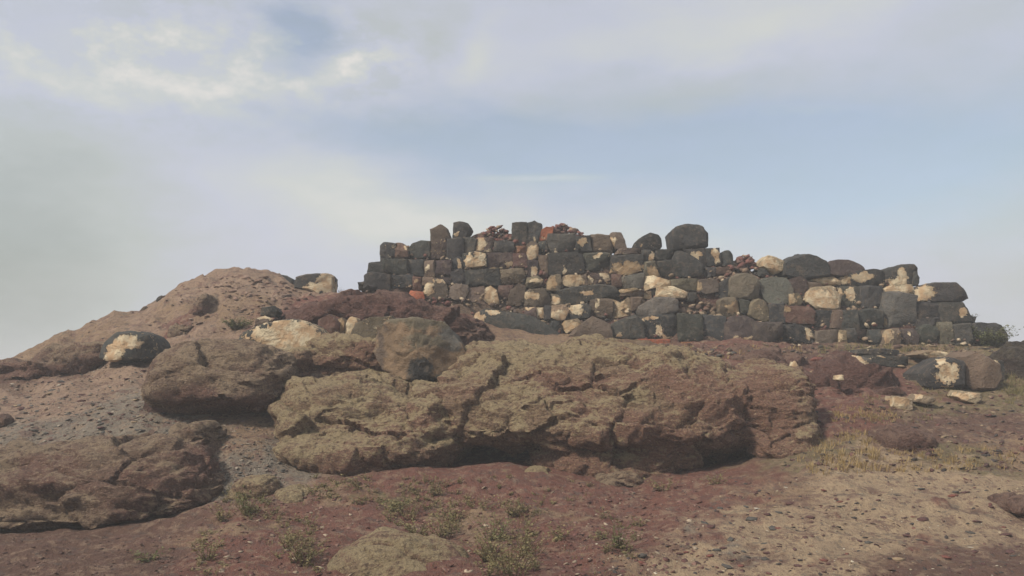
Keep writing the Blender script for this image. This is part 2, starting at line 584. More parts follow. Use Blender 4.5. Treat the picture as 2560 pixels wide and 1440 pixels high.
RED, SAND, GREY, PINK, DARKR, TAN, OLIVE = (0.165, 0.073, 0.054), (0.35, 0.26, 0.165), (0.21, 0.18, 0.14), (0.28, 0.195, 0.138), (0.125, 0.07, 0.05), (0.25, 0.17, 0.105), (0.17, 0.135, 0.07)
SOILS = [  # (px, py, radius in metres, colour)
    (300, 1420, 0.9, DARKR), (60, 1400, 0.7, DARKR), (520, 1400, 0.7, RED), (700, 1360, 0.7, RED), (900, 1320, 0.8, RED), (1150, 1400, 0.7, RED), (1500, 1340, 0.8, RED), (1350, 1260, 0.7, RED), (1100, 1240, 0.7, RED), (800, 1280, 0.6, RED), (1650, 1240, 0.6, RED), (1450, 1420, 0.6, RED), (700, 1440, 0.6, RED),
    (1200, 1205, 0.6, RED), (1750, 1200, 0.5, RED), (1560, 1230, 0.5, RED),
    (1750, 1400, 0.5, SAND), (2000, 1340, 0.7, SAND), (2200, 1250, 0.7, SAND), (2450, 1230, 0.6, SAND), (2450, 1330, 0.6, SAND), (1900, 1430, 0.6, SAND), (2150, 1420, 0.6, SAND), (1850, 1310, 0.35, SAND), (1640, 1440, 0.4, TAN),
    (2520, 1430, 0.7, DARKR), (2330, 1440, 0.5, DARKR), (1780, 1260, 0.5, RED), (1900, 1260, 0.4, TAN), (2000, 1220, 0.35, TAN), (2250, 1165, 0.5, SAND), (2400, 1200, 0.5, SAND), (2260, 1345, 0.22, RED), (1900, 1372, 0.2, DARKR), (2450, 1290, 0.25, DARKR), (2100, 1395, 0.22, RED), (2480, 1395, 0.5, DARKR), (2000, 1262, 0.22, RED), (2250, 1440, 0.5, DARKR), (1800, 1350, 0.2, GREY), (2340, 1270, 0.16, RED), (1180, 1310, 0.35, TAN), (820, 1250, 0.35, TAN), (1400, 1300, 0.25, TAN), (980, 1260, 0.3, OLIVE), (600, 1310, 0.3, TAN), (1560, 1400, 0.25, TAN),
    (2250, 1100, 0.6, DARKR), (2450, 1060, 0.8, DARKR), (2150, 1050, 0.6, RED), (2560, 1120, 0.6, TAN), (2200, 1140, 0.35, SAND), (2330, 1080, 0.5, DARKR), (2050, 1130, 0.5, OLIVE), (2400, 1140, 0.5, OLIVE),
    (2100, 980, 0.8, RED), (2250, 960, 0.8, RED), (1900, 890, 0.8, RED), (1700, 880, 0.6, DARKR), (2050, 890, 0.6, DARKR), (2330, 1010, 0.6, OLIVE), (2400, 970, 0.7, OLIVE), (2520, 1010, 0.6, OLIVE), (2350, 880, 0.6, TAN), (2200, 885, 0.5, OLIVE), (2500, 880, 0.6, OLIVE),
    (1450, 872, 0.6, TAN), (1600, 878, 0.6, OLIVE),
    (100, 1020, 0.9, PINK), (250, 950, 0.9, PINK), (400, 900, 0.9, PINK), (550, 850, 0.8, PINK), (250, 1050, 0.7, GREY), (400, 1040, 0.7, GREY), (100, 1080, 0.7, GREY), (180, 1000, 0.5, PINK), (330, 1000, 0.6, GREY), (0, 1040, 0.6, PINK),
    (640, 1130, 0.6, GREY), (620, 1090, 0.5, TAN), (690, 1140, 0.4, GREY), (600, 1180, 0.4, GREY),
    (600, 700, 1.0, PINK), (520, 720, 0.9, PINK), (450, 770, 0.9, TAN), (350, 810, 0.9, PINK), (250, 840, 0.8, TAN), (700, 730, 0.9, PINK), (650, 760, 0.7, TAN), (580, 790, 0.6, TAN),
    (100, 920, 0.8, DARKR), (200, 910, 0.7, DARKR), (50, 890, 0.7, TAN), (150, 870, 0.7, TAN), (420, 830, 0.6, RED), (800, 745, 0.6, RED), (700, 800, 0.6, RED), (900, 750, 0.8, RED),
]
sp = np.array([ground_hit(a, b)[:2] for a, b, r, c in SOILS])
sr = np.array([s[2] for s in SOILS])
scol = np.array([s[3] for s in SOILS])


def soil_colour(x, y):
    p = np.stack([x, y, 0 * x], 1)
    wx = x + 0.42 * fbm(p * 1.3 + 31, 6, 0.72)
    wy = y + 0.42 * fbm(p * 1.3 + 77, 6, 0.72)
    c = np.zeros((len(x), 3))
    for s in range(0, len(x), 20000):
        e = slice(s, s + 20000)
        d2 = ((wx[e, None] - sp[None, :, 0]) ** 2 + (wy[e, None] - sp[None, :, 1]) ** 2) / sr ** 2
        k = 1.0 / (d2 + 0.03) ** 3.2
        c[e] = (k[:, :, None] * scol).sum(1) / k.sum(1)[:, None]
    return c


gcol = soil_colour(gv[:, 0], gv[:, 1])
ground = link_mesh('ground', gv, gf, M_SOIL, attrs={'tint': gcol})
ground['kind'] = 'structure'
ground['label'] = 'red and sandy stony hillside ground with gravel'

# ------------------------------------------------------------------ solid rocks from an outline and a depth
def resample(poly, n, rounds, cut=0.2):
    p = np.asarray(poly, float)
    for _ in range(rounds):
        q = np.roll(p, -1, 0)
        p = np.stack([(1 - cut) * p + cut * q, cut * p + (1 - cut) * q], 1).reshape(-1, 2)
    q = np.vstack([p, p[:1]])
    s = np.r_[0, np.cumsum(np.hypot(*np.diff(q, axis=0).T))]
    if rounds == 0:                                  # keep every corner of the outline
        k = np.maximum(1, np.round(np.diff(s) / s[-1] * n).astype(int))
        while k.sum() > n:
            k[np.argmax(k)] -= 1
        while k.sum() < n:
            k[np.argmax(np.diff(s) / k)] += 1
        t = np.concatenate([s[i] + (s[i + 1] - s[i]) * np.arange(k[i]) / k[i] for i in range(len(k))])
        return np.stack([np.interp(t, s, q[:, 0]), np.interp(t, s, q[:, 1])], 1)
    t = np.linspace(0, s[-1], n, endpoint=False)
    return np.stack([np.interp(t, s, q[:, 0]), np.interp(t, s, q[:, 1])], 1)


def centroid(p):
    x, y = p[:, 0], p[:, 1]
    x2, y2 = np.roll(x, -1), np.roll(y, -1)
    c = x * y2 - x2 * y
    A = c.sum() / 2
    return np.array([((x + x2) * c).sum(), ((y + y2) * c).sum()]) / (6 * A)


def body(poly, Y, df, db, n=40, rings=16, e=0.5, rounds=2, under=0.0, lean=0.0, grow=1.0, cut=0.2):
    """closed solid: outline at depth Y, bulging df towards and db away from the camera"""
    pl = np.asarray(poly, float)
    pl = centroid(pl) + (pl - centroid(pl)) * grow
    w3 = at(pl[:, 0], pl[:, 1], Y)
    xz = resample(w3[:, [0, 2]], n, rounds, cut)
    c = centroid(xz)
    ph = np.linspace(-math.pi / 2, math.pi / 2, 721)
    s = np.abs(np.cos(ph)) ** e
    d = np.sign(np.sin(ph)) * np.abs(np.sin(ph)) ** e
    R = np.mean(np.hypot(*(xz - c).T))
    dep = np.where(d < 0, df, db) * d
    L = np.r_[0, np.cumsum(np.hypot(np.diff(s * R), np.diff(dep)))]
    t = np.linspace(0, L[-1], rings + 2)
    ss, dd = np.interp(t, L, s), np.interp(t, L, dep)
    V = [np.array([[c[0], Y + dd[0], c[1]]])]
    for k in range(1, rings + 1):
        r = c + (xz - c) * ss[k]
        V.append(np.stack([r[:, 0], np.full(n, Y + dd[k]), r[:, 1]], 1))
    V.append(np.array([[c[0], Y + dd[-1], c[1]]]))
    V = np.vstack(V)
    h = (xz[:, 1].max() - xz[:, 1].min()) / 2
    mz = (xz[:, 1].max() + xz[:, 1].min()) / 2
    rel = (V[:, 2] - mz) / h
    V[:, 1] += under * np.clip((-rel - 0.42) / 0.58, 0, 1.2) ** 1.4 + lean * np.clip(rel, -1, 1)
    Fc = []
    last = 1 + rings * n
    for j in range(n):
        k = (j + 1) % n
        Fc.append((0, 1 + k, 1 + j))
        for r in range(rings - 1):
            a = 1 + r * n
            Fc.append((a + j, a + k, a + n + k, a + n + j))
        a = 1 + (rings - 1) * n
        Fc.append((a + j, a + k, last))
    tri = V[[f[0] for f in Fc]], V[[f[1] for f in Fc]], V[[f[2] for f in Fc]]
    vol = np.einsum('ij,ij->i', tri[0] - V.mean(0), np.cross(tri[1] - V.mean(0), tri[2] - V.mean(0))).sum()
    if vol < 0:
        Fc = [f[::-1] for f in Fc]
    return V, Fc


def facet(V, rng, k=7, lo=0.80, hi=0.97, front=True):
    """cut the solid by a few tilted planes so that it gets flat broken faces"""
    c = V.mean(0)
    for _ in range(k):
        nrm = rng.normal(size=3) * np.array([0.42, 0.3, 0.42])
        nrm[1] -= 1.0
        if not front and rng.uniform() < 0.5:
            nrm = rng.normal(size=3)
        nrm /= np.linalg.norm(nrm)
        d = (V - c) @ nrm
        h = d.max() * rng.uniform(lo, hi)
        over = np.clip(d - h, 0, None)
        V = V - over[:, None] * nrm * 0.95
    return V


def roughen(V, amp, freq, oct=3, seed=0.0):
    c = V.mean(0)
    u = V - c
    u = u / (np.linalg.norm(u, axis=1)[:, None] + 1e-6)
    return V + u * (amp * fbm(V * freq + seed, oct))[:, None]


def patches(V, pl):
    """how much pale crust each vertex carries"""
    a = np.zeros(len(V))
    if not pl:
        return a
    q = to_px(V)
    q = q + 9 * np.stack([fbm(V * 4.5 + 3, 3), fbm(V * 4.5 + 50, 3)], 1)
    for (x, y, rx, ry) in pl:
        d = np.hypot((q[:, 0] - x) / (1.22 * rx), (q[:, 1] - y) / (1.22 * ry))
        a = np.maximum(a, np.clip(1.35 - 0.8 * d, 0, 1.2))
    return a


TINTS = {
    'dark': (0.048, 0.047, 0.044), 'black': (0.032, 0.031, 0.030), 'grey': (0.125, 0.117, 0.10), 'olive': (0.15, 0.125, 0.083), 'brown': (0.135, 0.098, 0.073),
    'purple': (0.07, 0.050, 0.046), 'redb': (0.135, 0.077, 0.06), 'brick': (0.33, 0.105, 0.055), 'orange': (0.27, 0.13, 0.07), 'tan': (0.27, 0.20, 0.125),
    'cream': (0.42, 0.335, 0.215), 'pink': (0.21, 0.13, 0.10), 'ochre': (0.225, 0.162, 0.10), 'green': (0.062, 0.061, 0.050),
}


def stone(name, poly, Y, tint, pale=None, df=0.2, db=0.3, parent=None, e=None, seed=0, n=44, rings=16, facets=4, rough=0.015, grow=1.06, rounds=0, warm=0.0, under=0.0, lo=0.82, mat=None, dabs=()):
    rng = np.random.default_rng(1000 + seed)
    if e is None:
        e = rng.uniform(0.08, 0.15)
    V, Fc = body(poly, Y, df, db, n, rings, e, rounds, grow=grow, under=under, cut=0.16)
    V = facet(V, rng, facets, lo, front=parent is not None)
    V = roughen(V, rough * 1.2, 4.0, 2, seed * 3.1)
    V = roughen(V, rough * 0.8, 13.0, 2, seed * 1.7)
    base = np.array(TINTS[tint]) * rng.uniform(0.85, 1.2) * np.array([1 + rng.uniform(-.06, .08), 1, 1 + rng.uniform(-.08, .06)])
    pv = np.maximum(patches(V, pale), rng.choice([0.0, 0.12, 0.22, 0.32], p=[.4, .3, .2, .1]))
    tv = np.tile(base, (len(V), 1))
    q = to_px(V) + 16 * np.stack([fbm(V * 4.0 + 13, 5, 0.7), fbm(V * 4.0 + 60, 5, 0.7)], 1)
    for (x, y, rx, ry, cc) in dabs:
        k = sstep(1.2 - np.hypot((q[:, 0] - x) / rx, (q[:, 1] - y) / ry), 0, 0.3)[:, None]
        tv = tv * (1 - k) + k * np.array(TINTS[cc])
    org = np.array([V[:, 0].mean(), V[:, 1].mean(), V[:, 2].min()])
    return link_mesh(name, V, Fc, mat or M_STONE, parent, True, {'tint': tv, 'pale': pv, 'warm': np.full(len(V), warm)}, org, sharp=32)


def outcrop(name, lobes, mat, voxel=0.03, amp=1.0, red=None, strata=2.0, seed=0.0, terrace=0.35):
    """several lobes fused into one continuous weathered rock"""
    vs, fs, o = [], [], 0
    for lb in lobes:
        V, Fc = body(**lb)
        vs.append(V)
        fs += [tuple(i + o for i in f) for f in Fc]
        o += len(V)
    me = bpy.data.meshes.new('tmp')
    me.from_pydata(np.vstack(vs).tolist(), [], fs)
    ob = bpy.data.objects.new('tmp', me)
    COL.objects.link(ob)
    md = ob.modifiers.new('r', 'REMESH')
    md.mode = 'VOXEL'
    md.voxel_size = voxel
    sm = ob.modifiers.new('s', 'SMOOTH')
    sm.iterations = 6
    dg = bpy.context.evaluated_depsgraph_get()
    ev = ob.evaluated_get(dg)
    em = ev.to_mesh()
    nv_ = len(em.vertices)
    V = np.empty(nv_ * 3, np.float32)
    em.vertices.foreach_get('co', V)
    V = V.reshape(-1, 3).astype(float)
    N = np.empty(nv_ * 3, np.float32)
    em.vertices.foreach_get('normal', N)
    N = N.reshape(-1, 3).astype(float)
    Fc = [tuple(p.vertices) for p in em.polygons]
    ev.to_mesh_clear()
    bpy.data.objects.remove(ob)
    P = V * np.array([1, 1, strata]) + seed
    d = 0.12 * fbm(P * 0.8, 3) + 0.04 * (ridged(P * 1.5 + 4, 3) - 0.6) + 0.022 * fbm(P * 5.0 + 2, 3, 0.6) + 0.013 * fbm(P * 14.0, 2)
    rg = np.random.default_rng(int(seed * 10) + 3)
    for size, k_tilt, step, gap in ((0.65, 0.17, 0.022, 0.03), (0.24, 0.22, 0.008, 0.010)):
        cnt = int(min(900, max(6, 0.5 * nv_ * voxel ** 2 / size ** 2 * 1.6)))
        W_ = P + 0.10 * size * np.stack([fbm(P * 2 / size + 7, 2), fbm(P * 2 / size + 27, 2), fbm(P * 2 / size + 47, 2)], 1)
        ctr = W_[rg.choice(nv_, cnt, replace=False)]
        til = rg.normal(0, k_tilt, (cnt, 3))
        off = rg.normal(0, step, cnt)
        tree = KDTree(cnt)
        for j, cc in enumerate(ctr):
            tree.insert(cc, j)
        tree.balance()
        near = [tree.find_n(p_, 2) for p_ in W_]
        i1 = np.array([q[0][1] for q in near])
        edge = np.array([q[1][2] - q[0][2] for q in near])
        rel = W_ - ctr[i1]
        tilt = np.clip((rel * til[i1]).sum(1), -0.24 * size, 0.24 * size)
        d += tilt * 0.5 + off[i1] - gap * np.clip(1 - edge / (0.07 * size + 0.02), 0, 1)
    zz = V[:, 2] * 4.2 + 1.4 * fbm(V * 0.7 + seed, 3) + 0.25 * V[:, 0]
    st = zz - np.floor(zz)
    d = d + terrace * 0.075 * (np.where(st < 0.75, st / 0.75, (1 - st) / 0.25) - 0.5)
    crack = np.clip(0.05 - np.abs(perlin(P * np.array([0.7, 0.7, 0.5]) + 40)), 0, 0.05) / 0.05
    d = d - 0.03 * crack ** 2
    V = V + N * (amp * d)[:, None]
    ra = np.zeros(len(V))
    if red:
        q = to_px(V)
        for (x, y, rx, ry, wgt) in red:
            ra = np.maximum(ra, wgt * np.clip(1.3 - np.hypot((q[:, 0] - x) / rx, (q[:, 1] - y) / ry), 0, 1))
    org = np.array([V[:, 0].mean(), V[:, 1].mean(), V[:, 2].min()])
    return link_mesh(name, V, Fc, mat, None, True, {'warm': ra}, org, sharp=48)


def lobe(poly, Y, df, db, **k):
    return dict(poly=poly, Y=Y, df=df, db=db, n=k.pop('n', 64), rings=k.pop('rings', 26), **k)


big = outcrop('boulder', [
    lobe([(712, 1060), (718, 1000), (738, 962), (790, 940), (860, 933), (950, 938), (1020, 955), (1090, 962), (1170, 985), (1180, 1090), (1140, 1150), (1060, 1165), (960, 1160), (880, 1182), (790, 1175), (715, 1150)], 10.75, 1.2, 1.2, e=0.62, under=0.55, lean=0.45),
    lobe([(1060, 985), (1095, 945), (1150, 902), (1205, 872), (1290, 858), (1400, 854), (1550, 860), (1700, 878), (1830, 914), (1900, 985), (1880, 1070), (1810, 1110), (1720, 1130), (1600, 1140), (1450, 1130), (1330, 1110), (1230, 1095), (1130, 1095)], 11.1, 1.45, 1.3, e=0.62, under=0.55, lean=0.65),
    lobe([(1810, 965), (1835, 930), (1930, 918), (1985, 940), (2003, 985), (2002, 1060), (2000, 1160), (1940, 1175), (1860, 1160), (1820, 1100)], 10.6, 0.85, 1.0, e=0.6, under=0.25, lean=0.3),
    lobe([(1310, 1110), (1360, 1060), (1560, 1050), (1760, 1060), (1800, 1120), (1690, 1170), (1620, 1215), (1540, 1225), (1480, 1195), (1400, 1175), (1330, 1165)], 10.3, 0.75, 1.0, e=0.65, under=0.3, lean=0.25),
    lobe([(690, 1180), (740, 1130), (830, 1120), (930, 1135), (1010, 1150), (1060, 1170), (960, 1180), (900, 1195), (800, 1190)], 10.0, 0.5, 1.0, e=0.7, under=0.3),
], M_LICHEN, 0.024, 1.0, red=[(1500, 950, 200, 45, 0.35), (1880, 1040, 190, 130, 0.55), (1650, 1080, 160, 60, 0.4), (1750, 970, 120, 60, 0.45), (1300, 1180, 250, 50, 0.8), (1900, 1140, 130, 50, 0.6), (1150, 980, 100, 30, 0.35), (1000, 1200, 300, 35, 0.7), (1600, 1210, 200, 40, 0.4)])
tag(big, 'largest boulder, long and lichen-crusted, lying across the middle below the wall', 'boulder')

mid = outcrop('boulder', [
    lobe([(412, 985), (414, 920), (438, 880), (500, 852), (580, 844), (660, 854), (715, 880), (738, 930), (728, 985), (700, 1035), (620, 1056), (540, 1048), (460, 1020)], 10.9, 0.85, 0.9, e=0.65, under=0.8, lean=0.25),
], M_BROWN, 0.028, 0.62, red=[(470, 1000, 80, 40, 0.4), (600, 1030, 140, 40, 0.6)], seed=5)
tag(mid, 'rounded brown boulder to the left of the largest boulder', 'boulder')

ledge = outcrop('rock_ledge', [
    lobe([(-260, 1330), (-250, 1170), (-100, 1130), (60, 1125), (200, 1115), (330, 1090), (430, 1085), (500, 1130), (560, 1180), (578, 1225), (540, 1265), (450, 1305), (330, 1330), (200, 1336), (60, 1332), (-100, 1335)], 9.0, 1.0, 1.2, e=0.6, under=1.1, lean=0.4, n=90, rings=30),
    lobe([(420, 1075), (440, 1058), (490, 1048), (540, 1056), (560, 1085), (520, 1130), (440, 1120)], 9.7, 0.5, 0.6, e=0.8),
], M_BROWN, 0.026, 0.8, red=[(300, 1200, 260, 80, 0.3), (500, 1150, 80, 50, 0.5)], strata=3.0, seed=9, terrace=0.9)
tag(ledge, 'dark layered rock ledge overhanging the lower left corner', 'rock')

rib = outcrop('rock_ledge', [
    lobe([(700, 935), (735, 880), (800, 852), (880, 843), (950, 846), (1000, 860), (1010, 930), (950, 955), (850, 955), (760, 960)], 11.9, 0.6, 0.8, e=0.75, under=0.2),
    lobe([(690, 900), (740, 870), (780, 880), (775, 930), (745, 985), (712, 975)], 11.4, 0.4, 0.6, e=0.8, under=0.2),
], M_LICHEN, 0.03, 0.9, red=[(920, 900, 60, 40, 0.8), (830, 920, 60, 30, 0.7), (760, 930, 50, 50, 0.6)], seed=14)
tag(rib, 'reddish rock ledge between the black and cream boulder and the ochre boulder', 'rock')

mound = outcrop('rock_outcrop', [
    lobe([(665, 850), (695, 800), (745, 768), (830, 750), (900, 738), (1000, 750), (1080, 762), (1150, 782), (1205, 812), (1225, 880), (1100, 900), (900, 900), (700, 890)], 13.7, 1.1, 1.4, e=0.8),
    lobe([(1080, 800), (1140, 775), (1200, 800), (1225, 870), (1150, 900), (1080, 890)], 13.0, 0.7, 0.8, e=0.8),
], M_RED, 0.028, 1.0, red=[(900, 780, 250, 60, 0.5)], strata=2.6, seed=21, terrace=0.8)
tag(mound, 'dark red bedrock under the left end of the wall', 'rock')

rslope = outcrop('rock_outcrop', [
    lobe([(1960, 1060), (1985, 960), (2020, 915), (2080, 898), (2150, 900), (2220, 935), (2260, 1000), (2220, 1060), (2100, 1075)], 12.2, 0.8, 1.1, e=0.85, lean=0.3),
    lobe([(1770, 930), (1800, 890), (1900, 880), (2000, 885), (2040, 930), (1990, 980), (1850, 960)], 12.9, 0.5, 0.8, e=0.8),
], M_RED, 0.028, 1.25, red=[(2100, 950, 150, 80, 0.5)], strata=2.2, seed=27, terrace=1.0)
tag(rslope, 'crumbling dark red bedrock below the right half of the wall', 'rock')

fore = outcrop('rock', [
    lobe([(815, 1450), (850, 1395), (895, 1358), (950, 1338), (1010, 1342), (1080, 1360), (1150, 1385), (1190, 1430), (1160, 1500), (1000, 1530), (840, 1510)], 6.9, 0.45, 0.45, e=0.8),
], M_LICHEN, 0.02, 0.5, seed=33)
tag(fore, 'pale lichen-covered rock cut by the bottom edge', 'rock')

tanr = outcrop('rock', [
    lobe([(572, 1245), (585, 1205), (635, 1182), (690, 1186), (705, 1230), (690, 1290), (600, 1300)], 8.8, 0.3, 0.4, e=0.75),
], M_LICHEN, 0.02, 0.45, seed=38)
tag(tanr, 'pale tan rock with weeds, at the right tip of the dark ledge', 'rock')
tanr2 = outcrop('rock', [
    lobe([(685, 1270), (690, 1225), (730, 1212), (775, 1225), (790, 1260), (740, 1295), (695, 1295)], 8.7, 0.25, 0.3, e=0.75),
], M_LICHEN, 0.02, 0.4, seed=41)
tag(tanr2, 'small tan rock below the left end of the largest boulder', 'rock')
for i, (pl, Y, lab) in enumerate([
        ([(1276, 1212), (1292, 1184), (1335, 1174), (1375, 1190), (1395, 1218), (1345, 1232), (1292, 1228)], 9.5, 'small crusted rock under the dark hollow of the largest boulder'),
        ([(1470, 1220), (1495, 1180), (1550, 1165), (1605, 1185), (1630, 1220), (1600, 1246), (1540, 1254), (1490, 1246)], 9.45, 'pitted brown rock under the lowest overhang of the largest boulder'),
        ([(2195, 1130), (2208, 1090), (2262, 1078), (2325, 1098), (2345, 1140), (2270, 1160)], 9.7, 'low dark red rock above the dry grass on the right'),
        ([(2510, 1275), (2525, 1255), (2570, 1250), (2600, 1275), (2580, 1295), (2530, 1295)], 7.9, 'dark red rock half cut by the right edge')]):
    r = outcrop('rock', [lobe(pl, Y, 0.25, 0.35, e=0.6)], (M_LICHEN, M_BROWN, M_RED, M_RED)[i], 0.018, 0.75, seed=50 + i * 3)
    tag(r, lab, 'rock')
hl = outcrop('rock_ledge', [
    lobe([(-120, 985), (-60, 930), (20, 905), (110, 885), (200, 872), (280, 876), (310, 893), (250, 925), (160, 955), (60, 978), (-40, 1000)], 13.2, 0.55, 0.8, e=0.8, under=0.25),
], M_BROWN, 0.034, 0.9, red=[(150, 930, 180, 40, 0.5)], strata=3.0, seed=71, terrace=1.2)
tag(hl, 'long low brown ledge at the left edge under the hill', 'rock')
gl = outcrop('rock_ledge', [
    lobe([(478, 812), (488, 770), (505, 742), (522, 734), (536, 750), (540, 790), (548, 815), (510, 825)], 14.6, 0.35, 0.6, e=0.8),
    lobe([(420, 850), (440, 815), (480, 800), (500, 815), (470, 845)], 14.1, 0.2, 0.4, e=0.8),
], M_BROWN, 0.03, 0.9, red=[(500, 790, 40, 40, 0.6)], strata=1.2, seed=75)
tag(gl, 'narrow rocky rib down the left hill, beside the low green shrub', 'rock')
darkm = outcrop('boulder', [
    lobe([(2480, 960), (2492, 895), (2510, 872), (2560, 864), (2680, 868), (2780, 930), (2760, 1010), (2560, 1010)], 12.6, 0.6, 0.9, e=0.8),
], M_DARK, 0.03, 0.7, seed=61)
tag(darkm, 'dark rounded boulder at the right edge beside the fallen blocks', 'boulder')

# ------------------------------------------------------------------ the ruined wall
def wallY(py):
    return 14.25 + (870 - py) * 0.0046


WALL = empty('ruined_wall', at(1650.0, 875.0, 14.8))
tag(WALL, 'ruined wall of dark stone blocks with cream patches, crowning the hill', 'wall')

TOPLINE = [(912, 735), (925, 690), (960, 665), (968, 632), (1070, 615), (1150, 590), (1195, 575), (1290, 575), (1420, 580), (1500, 612), (1560, 640), (1680, 640), (1800, 650), (1840, 668), (1900, 678), (2000, 700), (2250, 705), (2290, 735), (2385, 748), (2395, 790), (2420, 825), (2480, 838), (2500, 880)]
tl = np.array(TOPLINE, float)
cxs = np.arange(914, 2498, 9.0)
ctop = np.interp(cxs, tl[:, 0], tl[:, 1]) + 10
rows = 30
cv = []
for cx_, ct_ in zip(cxs, ctop):
    for r in range(rows):                                   # up the face
        py = 905 + (ct_ - 905) * r / (rows - 1)
        cv.append(at(cx_, py, wallY(py) + 0.17))
    ztop = cv[-1][2]
    yb = cv[-1][1]
    for r in range(1, 13):                                  # over the top and down the back
        q = r / 12
        cv.append(np.array([cv[-1][0], yb + 1.7 * min(1, q * 1.6), ztop - max(0, q - 0.55) * 2.2 * max(0.3, ztop - 0.9)]))
cv = np.array(cv)
K = rows + 12
nc = len(cxs)
cv = cv + np.stack([0.05 * fbm(cv * 3.0, 3), 0.06 * fbm(cv * 3.5 + 9, 3), 0.05 * fbm(cv * 3.0 + 21, 3)], 1)
ci = np.arange(nc * K).reshape(nc, K)
cf = [tuple(x) for x in np.stack([ci[:-1, :-1].ravel(), ci[1:, :-1].ravel(), ci[1:, 1:].ravel(), ci[:-1, 1:].ravel()], 1).tolist()]
cf.append(tuple(ci[0].tolist()))
cf.append(tuple(ci[-1][::-1].tolist()))
link_mesh('core', cv, cf, M_CORE, WALL, True, {'warm': np.full(len(cv), 0.2)}, at(1650.0, 875.0, 15.3))

ZA, ZB, ZC, ZD = (880, 540, 4.235), (1300, 540, 4.235), (1640, 560, 4.235), (2040, 640, 3.6)
